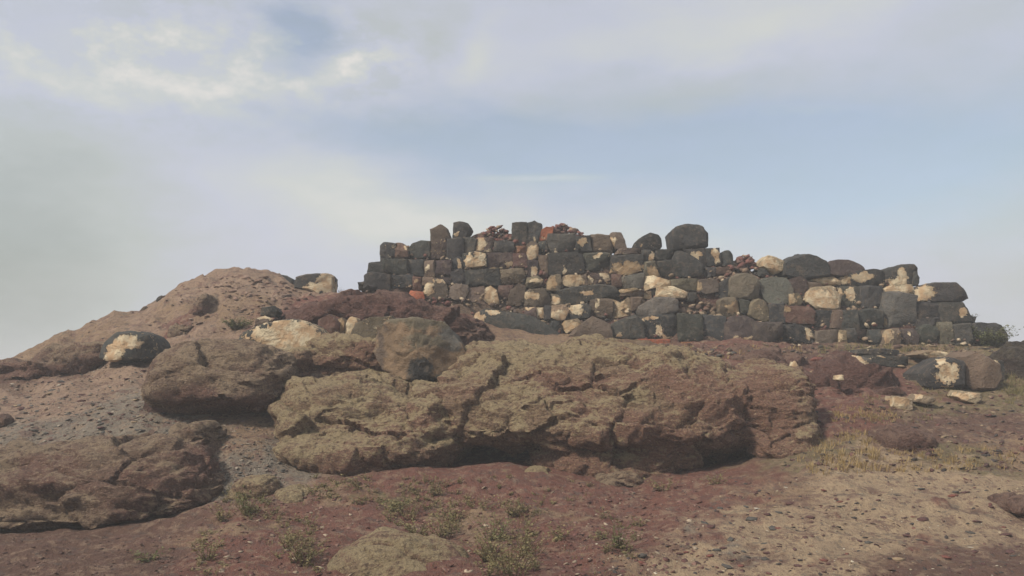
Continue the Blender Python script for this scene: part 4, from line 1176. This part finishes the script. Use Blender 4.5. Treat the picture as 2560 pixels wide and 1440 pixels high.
# ------------------------------------------------------------------ blocks lying on and around the wall
LOOSE = [
 # name, zone, tint, outline, patches, Y or None, extra, label, category
 ('stone_block', ZA, 'brown', [(840,300),(840,160),(945,110),(1012,150),(1052,250),(1000,290),(870,300)], [], None, {}, 'brownish pointed block standing on the stepped left end of the wall', 'stone'),
 ('stone_block', ZA, 'dark', [(1068,262),(1085,90),(1140,76),(1230,100),(1272,150),(1225,225),(1190,262)], [(1100,190,14,30)], None, {}, 'dark block on the wall top beside the pointed brownish one', 'stone'),
 ('stone_block', ZA, 'dark', [(1694,335),(1700,88),(1846,86),(1862,335)], [], None, {}, 'upright grey block, left of the adjoining pair on the highest course', 'stone'),
 ('stone_block', ZA, 'dark', [(1850,300),(1855,95),(1930,70),(2012,100),(2006,160),(1964,285),(1900,310)], [(1935,270,14,40)], None, {}, 'dark round-topped block beside the orange brick on the highest course', 'stone'),
 ('boulder', ZB, 'black', [(1205,372),(1218,285),(1310,222),(1365,203),(1440,225),(1472,270),(1466,375)], [], None, dict(rounds=1, df=.3, db=.4, facets=5), 'black domed boulder on the wall top, left of the biggest loose block', 'boulder'),
 ('boulder', ZB, 'dark', [(1605,372),(1583,190),(1615,155),(1720,122),(1860,122),(1948,205),(1942,345),(1780,362),(1700,378)], [(1790,335,26,14)], None, dict(df=.4, db=.45, facets=4), 'biggest dark boulder perched alone on top of the wall', 'boulder'),
 ('boulder', ZC, 'dark', [(1318,550),(1325,440),(1370,390),(1470,333),(1620,370),(1722,420),(1752,470),(1752,560),(1620,590),(1500,592)], [], None, dict(df=.42, db=.5, facets=5), 'large dark gabled boulder on the lower right wall top', 'boulder'),
 ('boulder', ZC, 'purple', [(1752,570),(1760,450),(1830,402),(1980,408),(2080,450),(2142,514),(1960,572)], [], None, dict(rounds=1, df=.4, db=.45, facets=4), 'flattened dark boulder right of the large gabled one', 'boulder'),
 ('stone_block', ZD, 'dark', [(893,1160),(898,1060),(960,1000),(1060,950),(1150,918),(1252,950),(1268,1160),(1000,1180)], [(1185,1060,75,90),(1120,940,40,16)], 12.0, dict(df=.3, db=.4), 'fallen black block with a broad cream face at the wall foot, right', 'stone'),
 ('stone_block', ZD, 'brown', [(1250,1190),(1240,920),(1330,870),(1440,910),(1532,980),(1544,1110),(1475,1200)], [], 12.15, dict(df=.4, db=.4), 'fallen brown block between the cream-faced block and the dark square one', 'stone'),
 ('stone_block', ZD, 'dark', [(1466,1000),(1472,938),(1600,948),(1617,992),(1612,1100),(1530,1120)], [(1545,955,80,26)], 12.35, dict(df=.25, db=.3), 'small dark square block with a cream top beside the fallen brown block', 'stone'),
 ('stone', ZD, 'cream', [(663,1350),(680,1263),(820,1288),(824,1374),(760,1396)], [(745,1325,90,60)], 10.9, dict(df=.14, db=.2), 'cream stone on the slope, left one of the three pale stones', 'stone'),
 ('stone', ZD, 'tan', [(868,1310),(880,1280),(920,1243),(1012,1268),(1044,1302),(960,1330)], [(930,1265,40,24)], 10.95, dict(df=.12, db=.2), 'cream-topped flat stone, middle one of the three pale stones', 'stone'),
 ('stone', ZD, 'cream', [(1238,1262),(1280,1213),(1440,1238),(1462,1272),(1380,1328),(1280,1300)], [(1350,1260,110,40)], 11.3, dict(df=.16, db=.22), 'wide cream stone below the fallen brown block', 'stone'),
 ('stone', ZD, 'cream', [(178,1110),(182,1078),(240,1072),(240,1115),(204,1120)], [(210,1095,40,30)], 11.3, dict(df=.07, db=.1), 'small white stone on the dark red bedrock', 'stone'),
 ('stone_block', ZD, 'grey', [(296,960),(340,898),(440,928),(524,1012),(484,1084),(400,1100)], [(370,935,50,36),(420,1000,60,60),(430,1065,50,20)], 12.35, dict(df=.22, db=.3), 'whitish speckled block half sunk in red soil under the wall', 'stone'),
 ('stone_block', ZD, 'dark', [(456,960),(480,898),(780,908),(776,982),(620,1000)], [(540,925,70,8)], 12.9, dict(df=.25, db=.4), 'long dark slab right of the whitish speckled block', 'stone'),
 ('stone_block', ZD, 'tan', [(886,890),(1000,848),(1282,888),(1242,930),(980,922)], [(1130,890,130,26)], 13.0, dict(df=.2, db=.3), 'pale sandy slab above the fallen cream-faced block', 'stone'),
 ('stone_block', ZD, 'dark', [(330,880),(360,842),(560,836),(690,850),(680,890),(480,900)], [], 13.3, dict(df=.2, db=.3), 'low dark slab at the wall foot above the long dark slab', 'stone'),
 ('boulder', (0,0,1), 'ochre', [(944,880),(950,818),(978,802),(1040,796),(1108,806),(1142,836),(1164,880),(1184,925),(1150,940),(1100,948),(1050,958),(1000,948),(962,925)], [], 11.25, dict(df=.48, db=.55, n=96, rings=44, facets=5, e=.26, lo=.78, rough=.026, grow=1.0, dabs=[(1050,800,130,18,'olive'),(1130,840,40,30,'grey'),(1050,930,34,36,'black'),(1095,950,40,14,'dark'),(950,880,12,60,'brown'),(1175,915,14,30,'grey'),(1060,850,50,18,'olive')]), 'ochre brown boulder resting behind the dip in the largest boulder', 'boulder'),  # brown dab paints shade into the left edge, black dab darkens the bottom notch
 ('boulder', (0,0,1), 'olive', [(884,850),(900,812),(935,798),(985,796),(1010,830),(1000,880),(930,890)], [], 12.0, dict(df=.35, db=.4, n=40, rings=16, facets=4), 'flat-topped brown boulder just behind the ochre boulder', 'boulder'),
 ('boulder', (0,0,1), 'dark', [(610,858),(625,836),(660,815),(700,803),(760,804),(800,822),(826,850),(810,885),(740,895),(680,878),(640,868)], [(720,842,78,34),(760,862,50,24)], 11.9, dict(df=.4, db=.45, n=56, rings=22, facets=5, lo=.86, e=.35, rounds=1), 'black boulder with a wide cream face left of the ochre boulder', 'boulder'),
 ('boulder', (0,0,1), 'dark', [(268,895),(278,862),(308,836),(350,830),(390,840),(406,865),(404,895),(350,903),(300,905)], [(288,882,20,20),(318,856,26,12)], 12.75, dict(df=.4, db=.4, n=48, rings=18, facets=5, e=.3, rounds=1), 'dark boulder with cream left end, alone on the left slope', 'boulder'),
 ('stone_block', (0,0,1), 'dark', [(745,722),(750,697),(775,690),(826,688),(834,696),(833,738),(810,740),(780,726)], [(818,706,18,20),(795,720,34,9),(822,725,14,16)], 16.3, dict(df=.3, db=.35, n=48, rings=18, facets=3), 'dark block with white right end on the skyline left of the wall', 'stone'),
 ('stone_block', (0,0,1), 'dark', [(741,714),(744,703),(752,697),(760,720),(752,722)], [], 16.6, dict(df=.15, db=.2), 'small dark stone touching the skyline block on its left', 'stone'),
 ('stone_block', (0,0,1), 'dark', [(675,700),(690,686),(715,690),(735,700),(738,716),(700,716)], [], 16.8, dict(df=.25, db=.3), 'flat dark stone on the hill crest left of the skyline block', 'stone'),
 ('stone', (0,0,1), 'cream', [(867,842),(869,808),(880,794),(897,797),(899,822),(890,844)], [(883,818,18,26)], 12.15, dict(df=.12, db=.14, rounds=1), 'upright cream stone between the black boulder and the ochre boulder', 'stone'),
 ('stone', (0,0,1), 'redb', [(798,842),(803,802),(830,790),(852,808),(850,848)], [], 12.4, dict(df=.2, db=.2), 'dark red stone left of the upright cream stone', 'stone'),
 ('stone', (0,0,1), 'tan', [(838,832),(842,805),(858,795),(866,806),(862,836)], [(855,812,10,18)], 12.45, dict(df=.12, db=.15, warm=.7), 'small ochre stone wedged between the red and the cream stone', 'stone'),
 ('stone', (0,0,1), 'black', [(802,800),(806,784),(838,778),(852,786),(848,800)], [(825,784,16,4)], 12.9, dict(df=.15, db=.2), 'flat black stone above the dark red stone', 'stone'),
 ('stone', (0,0,1), 'brown', [(640,818),(648,798),(665,792),(680,800),(674,815)], [(664,797,16,6)], 12.9, dict(df=.12, db=.15), 'small pale-topped stone above the black and cream boulder', 'stone'),
 ('stone', (0,0,1), 'dark', [(657,790),(660,770),(690,768),(700,780),(690,792)], [], 13.2, dict(df=.15, db=.2), 'dark stone at the left foot of the red bedrock', 'stone'),
 ('stone', (0,0,1), 'redb', [(-12,1060),(-8,1040),(8,1036),(22,1046),(20,1062),(4,1068)], [], 10.4, dict(df=.1, db=.1), 'dark red stone on gravel at the left edge', 'stone'),
 ('stone', (0,0,1), 'redb', [(365,1020),(375,1000),(410,985),(425,1000),(422,1028),(385,1032)], [], 10.5, dict(df=.12, db=.2), 'dark red stone against the left foot of the rounded brown boulder', 'stone'),
 ('stone', (0,0,1), 'cream', [(1978,920),(1983,905),(1990,915),(1996,945),(1990,955)], [(1987,930,8,25)], 11.0, dict(df=.08, db=.12), 'thin white sliver of stone at the right shoulder of the largest boulder', 'stone'),
 ('stone', (0,0,1), 'grey', [(1625,898),(1640,878),(1680,872),(1690,888),(1682,906),(1650,910)], [(1668,882,16,8)], 12.2, dict(df=.12, db=.18), 'grey white-topped stone behind the crest of the largest boulder', 'stone'),
 ('stone', (0,0,1), 'tan', [(1688,908),(1692,890),(1715,884),(1740,895),(1735,912)], [(1712,898,22,10)], 11.9, dict(df=.1, db=.15), 'cream lumpy stone right of the grey white-topped stone', 'stone'),
 ('stone', (0,0,1), 'dark', [(396,754),(400,744),(408,740),(414,745),(412,754)], [], 16.1, dict(df=.1, db=.12), 'small dark stone highest on the left skyline of the hill', 'stone'),
 ('stone', (0,0,1), 'dark', [(306,802),(312,791),(326,783),(336,783),(332,796),(318,805)], [], 15.6, dict(df=.12, db=.14), 'flat dark stone lower on the left skyline of the hill', 'stone'),
 ('stone', (0,0,1), 'brown', [(354,781),(360,771),(370,767),(376,774),(368,784)], [], 15.8, dict(df=.1, db=.12), 'brown stone between the two dark ones on the left skyline', 'stone'),
 ('stone', (0,0,1), 'brown', [(2222,1005),(2226,990),(2246,988),(2252,1000)], [], 11.4, dict(df=.08, db=.1), 'small brown stone above the pale stones', 'stone'),
]
for k, (nm, z, tint, pts, pale, Y, ex, lab, cat) in enumerate(LOOSE):
    P = zpx(z, pts)
    if Y is None:
        Y = wallY(P[:, 1].max()) + 0.3
    ex = dict(ex)
    o = stone(nm, P, Y, tint, zpatch(z, pale), seed=500 + k, **ex)
    tag(o, lab, cat)

# ------------------------------------------------------------------ scattered stones on the ground
def scatter(n, x0, x1, ya, yb):
    out = []
    ax = RNG.uniform(x0, x1, n)
    ay = RNG.uniform(ya, yb, n)
    return ax, ay


def ground_hits(ax, ay):
    n, Y = len(ax), np.linspace(4.6, 17.9, 500)
    p = at(np.repeat(ax, 500), np.repeat(ay, 500), np.tile(Y, n))
    d = (ground_z(p[:, 0], p[:, 1]) - p[:, 2]).reshape(n, 500) > 0
    q = p.reshape(n, 500, 3)[np.arange(n), np.argmax(d, 1)][d.any(1)]
    q[:, 2] = ground_z(q[:, 0], q[:, 1])
    return q


DARKFLAKE = [(5, (0.095, 0.052, 0.046)), (3, (0.06, 0.05, 0.046)), (2, (0.14, 0.065, 0.055))]
MIXGRAVEL = [(4, (0.12, 0.115, 0.10)), (3, (0.19, 0.15, 0.115)), (2, (0.30, 0.26, 0.20)), (2, (0.13, 0.075, 0.06))]
allp, alls, allt = [], [], []
for (n, x0, x1, ya, yb, lo, hi, tab) in [
        (1500, 1450, 2620, 1180, 1470, 0.004, 0.026, DARKFLAKE), (500, 1450, 2620, 1180, 1470, 0.005, 0.016, [(1, (0.36, 0.3, 0.2)), (1, (0.45, 0.4, 0.3))]),
        (2600, 500, 1750, 1200, 1470, 0.006, 0.03, [(4, (0.13, 0.06, 0.05)), (2, (0.22, 0.13, 0.10)), (1, (0.35, 0.28, 0.2))]),
        (1600, -40, 560, 890, 1110, 0.012, 0.034, MIXGRAVEL), (700, 540, 720, 1060, 1210, 0.008, 0.026, MIXGRAVEL),
        (160, 560, 760, 692, 775, 0.02, 0.09, [(4, (0.2, 0.13, 0.095)), (3, (0.25, 0.17, 0.125)), (1, (0.14, 0.10, 0.08))]), (70, 420, 560, 685, 760, 0.012, 0.06, [(1, (0.2, 0.13, 0.1))]),
        (450, 150, 800, 690, 880, 0.006, 0.05, [(4, (0.17, 0.115, 0.085)), (3, (0.23, 0.155, 0.115)), (1, (0.3, 0.23, 0.17))]),
        (1100, 1950, 2620, 890, 1180, 0.012, 0.045, DARKFLAKE + [(2, (0.25, 0.19, 0.12))]), (700, 1350, 2490, 862, 892, 0.015, 0.08, [(4, (0.12, 0.075, 0.06)), (3, (0.075, 0.07, 0.062)), (3, (0.2, 0.15, 0.1)), (1, (0.4, 0.33, 0.22))]),
        (500, -40, 600, 1340, 1470, 0.006, 0.024, [(3, (0.11, 0.065, 0.052)), (1, (0.22, 0.15, 0.11))])]:
    p = ground_hits(*scatter(n, x0, x1, ya, yb))
    m = len(p)
    s = lo + (hi - lo) * RNG.uniform(0, 1, m) ** 3.2
    p[:, 2] += s * 0.02
    allp.append(p)
    alls.append(s)
    allt.append(pick_tint(m, tab))
pb = cloud_of_stones('gravel', np.vstack(allp), np.concatenate(alls), np.vstack(allt), None, 0.38)
pb['kind'] = 'stuff'
pb['label'] = 'loose gravel and stone chips strewn over the slopes'

SHAPES = []
for k in range(7):
    rng = np.random.default_rng(70 + k)
    v = IV * rng.uniform(0.7, 1.2, (12, 1)) * np.array([1.25, 0.9, 0.5])
    SHAPES.append(v)
SH_MESH = {}
COLS = {'dark red': (0.10, 0.05, 0.045), 'dark grey': (0.085, 0.078, 0.068), 'rust red': (0.17, 0.066, 0.05), 'whitish': (0.46, 0.42, 0.34), 'tan': (0.32, 0.24, 0.15)}


def loose(px, py, size, colour, lab, group, shape, rot):
    key = (shape, colour)
    p = ground_hit(px, py)
    if key not in SH_MESH:
        # two rounds of splitting keep the shape angular but not crude
        o = link_mesh('loose_stone', SHAPES[shape], IF, M_PEB, None, False, {'tint': np.tile(np.array(COLS[colour]), (12, 1))})
        SH_MESH[key] = o.data
    else:
        o = bpy.data.objects.new('loose_stone', SH_MESH[key])
        COL.objects.link(o)
    o.location = (p[0], p[1], p[2] + size * 0.05)
    o.scale = (size, size, size * random.uniform(0.5, 0.85))
    o.rotation_euler = (random.uniform(-.2, .2), random.uniform(-.2, .2), rot)
    tag(o, lab, 'stone', group)


for i in range(90):
    c = random.choices(['dark red', 'dark grey', 'rust red', 'whitish', 'tan'], [6, 4, 3, 0.8, 1.2])[0]
    px, py = random.uniform(1560, 2540), random.uniform(1215, 1425)
    if px < 1560 + (1425 - py) * 1.1:
        px += 260
    where = 'at the bottom edge of the sand' if py > 1365 else 'near the right edge of the sand' if px > 2330 else 'just below the dry grass' if py < 1270 else 'by the border of red soil and sand' if px < 1850 else 'in the middle of the sandy patch'
    loose(px, py, random.uniform(0.022, 0.05) * (1.0 if c not in ('whitish',) else 0.55), c, 'small %s stone lying flat %s' % (c, where), '%s stones %s' % (c, where), random.randrange(7), random.uniform(0, 6.28))
for i in range(45):
    c = random.choices(['dark red', 'dark grey', 'tan', 'whitish'], [3, 4, 2, 1])[0]
    px, py = random.uniform(10, 480), random.uniform(920, 1080)
    where = 'above the dark ledge' if py > 1030 else 'below the lone dark boulder' if px > 200 else 'below the long brown ledge'
    loose(px, py, random.uniform(0.03, 0.06) * (1.0 if c != 'whitish' else 0.6), c, 'small %s stone on the gravel slope %s' % (c, where), '%s stones on the gravel %s' % (c, where), random.randrange(7), random.uniform(0, 6.28))

for i in range(34):
    c = random.choices(['dark red', 'dark grey', 'rust red', 'tan'], [4, 5, 2, 1])[0]
    px, py = random.uniform(1690, 2260), random.uniform(872, 965)
    where = 'close under the wall foot' if py < 900 else 'above the right shoulder of the largest boulder' if px < 1930 else 'on the crumbling red bedrock' if px < 2120 else 'left of the fallen blocks'
    loose(px, py, random.uniform(0.06, 0.13), c, '%s stone in the rubble %s' % (c, where), '%s rubble stones %s' % (c, where), random.randrange(7), random.uniform(0, 6.28))

# ------------------------------------------------------------------ plants
def blades(base, n, h, spread, lean=0.5, wid=0.006, rng=None, seg=3):
    vs, fs = [], []
    for _ in range(n):
        a, r = rng.uniform(0, 6.283), spread * math.sqrt(rng.uniform(0, 1))
        p0 = np.array([base[0] + r * math.cos(a), base[1] + r * math.sin(a), 0])
        p0[2] = base[2] - 0.01
        hh = h * rng.uniform(0.5, 1.1)
        la = a + rng.normal(0, 0.7)
        le = lean * hh * rng.uniform(0.2, 1.1)
        sd = np.array([math.cos(la + 1.57 + rng.normal(0, .6)), math.sin(la + 1.57), 0]) * wid * rng.uniform(0.7, 1.3)
        o = len(vs)
        for k in range(seg):
            t = k / seg
            c = p0 + np.array([math.cos(la) * le * t * t, math.sin(la) * le * t * t, hh * t])
            vs += [c - sd * (1 - t), c + sd * (1 - t)]
        vs.append(p0 + np.array([math.cos(la) * le, math.sin(la) * le, hh]))
        for k in range(seg - 1):
            q = o + 2 * k
            fs.append((q, q + 1, q + 3, q + 2))
        fs.append((o + 2 * seg - 2, o + 2 * seg - 1, o + 2 * seg))
    return vs, fs


def leafy(base, n, h, spread, leaf, rng, per=14, droop=0.4):
    """stems and leaves of a small bushy herb"""
    sv, sf, lv, lf = [], [], [], []
    for _ in range(n):
        a = rng.uniform(0, 6.283)
        hh = h * rng.uniform(0.55, 1.1)
        r0 = spread * 0.25 * math.sqrt(rng.uniform(0, 1))
        p0 = np.array([base[0] + r0 * math.cos(a), base[1] + r0 * math.sin(a), base[2] - 0.02])
        ex = spread * rng.uniform(0.1, 0.9)
        d = np.array([math.cos(a), math.sin(a), 0])
        pts = [p0 + d * ex * (t ** 1.5) + np.array([0, 0, hh * t]) + rng.normal(0, 0.006, 3) * t for t in np.linspace(0, 1, 6)]
        for k in range(5):
            w0, w1 = 0.004 * (1 - k / 6), 0.004 * (1 - (k + 1) / 6)
            o = len(sv)
            for j in range(3):
                an = j * 2.094
                u = np.array([math.cos(an), math.sin(an), 0])
                sv += [pts[k] + u * w0, pts[k + 1] + u * w1]
            for j in range(3):
                q, q2 = o + 2 * j, o + 2 * ((j + 1) % 3)
                sf.append((q, q2, q2 + 1, q + 1))
        for _k in range(per):
            t = rng.uniform(0.12, 1.0)
            i = min(4, int(t * 5))
            c = pts[i] + (pts[i + 1] - pts[i]) * (t * 5 - i)
            la = rng.uniform(0, 6.283)
            L = leaf * rng.uniform(0.6, 1.3)
            u = np.array([math.cos(la), math.sin(la), rng.uniform(-droop, 0.7)])
            u /= np.linalg.norm(u)
            s = np.cross(u, [rng.normal(0, .3), rng.normal(0, .3), 1.0])
            s = s / np.linalg.norm(s) * L * 0.28
            o = len(lv)
            lv += [c, c + u * L * 0.5 + s, c + u * L, c + u * L * 0.5 - s]
            lf.append((o, o + 1, o + 2, o + 3))
    return sv, sf, lv, lf


def herb(name, px, py, n, h, spread, leaf, mat, lab, seed, per=14, base=None):
    rng = np.random.default_rng(seed)
    b = ground_hit(px, py) if base is None else base
    t = empty(name, b)
    tag(t, lab, 'plant')
    sv, sf, lv, lf = leafy(b, n, h, spread, leaf, rng, per)
    for o in (link_mesh('stems', sv, sf, M_STEM, t, False, origin=b), link_mesh('leaves', lv, lf, mat, t, False, origin=b)):
        o['kind'] = 'stuff'
    return t


herb('low_shrub', 592, 822, 60, 0.20, 0.30, 0.035, M_GREEN, 'low green shrub in the hollow of the left hill', 1, 22)
herb('weed', 516, 1172, 22, 0.16, 0.09, 0.03, M_GREEN, 'small green weed above the tip of the dark ledge', 2, 14)
WEEDS = [(985, 1275, 0.20, 0.20, 'tall green weed left of the middle under the largest boulder'), (1045, 1345, 0.24, 0.20, 'bushy green weed just behind the pale bottom rock'), (1110, 1340, 0.22, 0.16, 'green weed touching the right shoulder of the pale bottom rock'),
         (1280, 1440, 0.44, 0.24, 'tallest olive weed standing at the bottom edge right of the pale rock'), (1240, 1350, 0.22, 0.16, 'olive weed behind the tallest bottom weed'), (1285, 1290, 0.20, 0.12, 'thin weed on red soil below the small crusted rock'), (760, 1400, 0.22, 0.16, 'yellow-green weed on the red soil left of the pale bottom rock'), (720, 1370, 0.18, 0.12, 'thin yellowish weed left of the yellow-green one'),
         (620, 1285, 0.22, 0.18, 'weed growing against the pale tan rock'), (560, 1300, 0.16, 0.14, 'low weed at the foot of the dark ledge tip'), (800, 1235, 0.14, 0.20, 'low weed in front of the left foot of the largest boulder'), (900, 1215, 0.12, 0.18, 'short weed close under the largest boulder'),
         (1545, 1370, 0.22, 0.13, 'lone weed at the border of red soil and sand'), (1400, 1350, 0.13, 0.10, 'sparse small weed in the red soil'), (520, 1400, 0.18, 0.10, 'single thin weed on the dark soil lower left'), (1790, 1210, 0.15, 0.12, 'sparse weed right of the lowest overhang'), (370, 1400, 0.12, 0.14, 'pale dusty weed under the dark ledge')]
WEEDS += [(1020, 1290, 0.2, 0.22, 'dense green weed between the tall green weed and the bushy one'), (1130, 1300, 0.16, 0.18, 'low green weed right of the dense green weed'), (1310, 1390, 0.26, 0.2, 'olive weed leaning beside the tallest bottom weed'),
          (640, 1240, 0.16, 0.16, 'weed in front of the face of the pale tan rock'), (1190, 1270, 0.14, 0.2, 'low dusty weed on the red soil under the dark hollow'), (1230, 1400, 0.24, 0.18, 'olive weed left of the tallest bottom weed'), (1660, 1225, 0.12, 0.14, 'short weed under the right part of the largest boulder')]
for i, (px, py, h, sp_, lab) in enumerate(WEEDS):
    herb('weed', px, py, 20 if h > 0.19 else 14, h * (0.9 + 0.07 * (i % 5)), sp_ * (1.3 + 0.15 * (i % 4)), 0.028, M_WEED if i % 4 else M_GREEN, lab, 40 + i, 10 + i % 5)
b = at(2478.0, 862.0, 14.3)
b[2] = terrain(b[:1], b[1:2])[0]
herb('bush', 0, 0, 80, 0.36, 0.46, 0.045, M_GREEN, 'green bush at the right end of the wall against the sky', 77, 26, base=b)
b = at(2425.0, 800.0, 15.2)
herb('weed', 0, 0, 18, 0.14, 0.14, 0.03, M_WEED, 'small bush growing from the right end of the wall stones', 78, 14, base=b)
b = at(850.0, 738.0, 16.2)
b[2] = terrain(b[:1], b[1:2])[0]
herb('weed', 0, 0, 10, 0.22, 0.10, 0.02, M_WEED, 'wispy weed against the sky right of the skyline block', 79, 8, base=b)


def grass_patch(px0, px1, py0, py1, tufts, h, mat, lab, seed, blades_n=16, wid=0.005):
    rng = np.random.default_rng(seed)
    vs, fs = [], []
    for _ in range(tufts):
        p = ground_hit(rng.uniform(px0, px1), rng.uniform(py0, py1))
        v, f = blades(p, blades_n, h * rng.uniform(0.6, 1.2), 0.05, 0.7, wid, rng)
        o = len(vs)
        vs += v
        fs += [tuple(i + o for i in q) for q in f]
    ob = link_mesh('dry_grass', vs, fs, mat, None, False)
    ob['kind'] = 'stuff'
    ob['label'] = lab
    return ob


grass_patch(1995, 2190, 1080, 1185, 85, 0.10, M_DRY, 'yellow dry grass right of the largest boulder', 5)
grass_patch(2200, 2540, 1120, 1178, 75, 0.07, M_DRY, 'dry grass along the sandy edge on the right', 6)
grass_patch(2080, 2240, 1020, 1055, 42, 0.07, M_DRY, 'orange dry grass at the foot of the red bedrock', 7)
grass_patch(2500, 2580, 930, 1010, 40, 0.12, M_WEED, 'olive grass beside the dark boulder at the right edge', 8)
grass_patch(1420, 1570, 862, 876, 40, 0.16, M_DRY, 'dry stalks at the foot of the wall behind the largest boulder', 9, 7, 0.006)
grass_patch(2050, 2420, 868, 884, 70, 0.12, M_WEED, 'dry grass along the foot of the right wall', 10, 12)
grass_patch(2280, 2420, 960, 1000, 40, 0.06, M_WEED, 'short olive grass around the fallen blocks', 12, 12)
grass_patch(560, 1500, 1215, 1300, 70, 0.05, M_WEED, 'sparse low grass on the red soil under the largest boulder', 13, 8, 0.004)
grass_patch(500, 1650, 1300, 1440, 60, 0.05, M_WEED, 'sparse low grass in the red foreground', 14, 7, 0.004)

grass_patch(1660, 2060, 868, 900, 60, 0.10, M_DRY, 'dry stalks among the rubble below the middle of the wall', 15, 9, 0.006)
grass_patch(2150, 2330, 985, 1060, 50, 0.07, M_WEED, 'thin olive grass on the slope below the red bedrock', 16, 10)


def low_weeds(spots, lab, seed):
    rng = np.random.default_rng(seed)
    vs, fs = [], []
    for (x0, x1, ya, yb, cnt, h) in spots:
        for _ in range(cnt):
            p = ground_hit(rng.uniform(x0, x1), rng.uniform(ya, yb))
            sv, sf, lv, lf = leafy(p, 6, h * rng.uniform(0.6, 1.3), h * 1.1, 0.022, rng, 11)
            for v, f in ((sv, sf), (lv, lf)):
                o = len(vs)
                vs += v
                fs += [tuple(i + o for i in q) for q in f]
    ob = link_mesh('low_weeds', vs, fs, M_WEED, None, False)
    ob['kind'] = 'stuff'
    ob['label'] = lab


low_weeds([(950, 1150, 1200, 1350, 46, 0.10), (1200, 1350, 1250, 1440, 44, 0.11), (560, 700, 1220, 1300, 26, 0.09), (690, 800, 1300, 1430, 22, 0.10), (780, 930, 1195, 1260, 22, 0.07), (1480, 1600, 1290, 1400, 14, 0.09), (480, 560, 1300, 1440, 10, 0.08), (1000, 1500, 1190, 1260, 20, 0.06)],
          'patchy yellow-green ground weeds in the red foreground', 90)

# ------------------------------------------------------------------ dusty air
def haze_box(x0, x1, y0, y1, z0, z1):
    v = [(x, y, z) for z in (z0, z1) for y in (y0, y1) for x in (x0, x1)]
    f = [(0, 2, 3, 1), (4, 5, 7, 6), (0, 1, 5, 4), (2, 6, 7, 3), (0, 4, 6, 2), (1, 3, 7, 5)]
    m = bpy.data.materials.new('haze')
    m.use_nodes = True
    t = NT(m.node_tree)
    o = t.n('ShaderNodeOutputMaterial')
    pv = t.n('ShaderNodeVolumePrincipled')
    pv.inputs['Color'].default_value = (0.92, 0.93, 0.93, 1)
    pv.inputs['Density'].default_value = 0.0062
    pv.inputs['Density Attribute'].default_value = ''
    t.t.links.new(pv.outputs[0], o.inputs['Volume'])
    h = link_mesh('haze', np.array(v, float), f, m, None, False)
    h['kind'] = 'stuff'
    h['label'] = 'thin dusty haze over the whole hill'


haze_box(-6000, 6000, -6000, 6000, -7.0, 5.6)
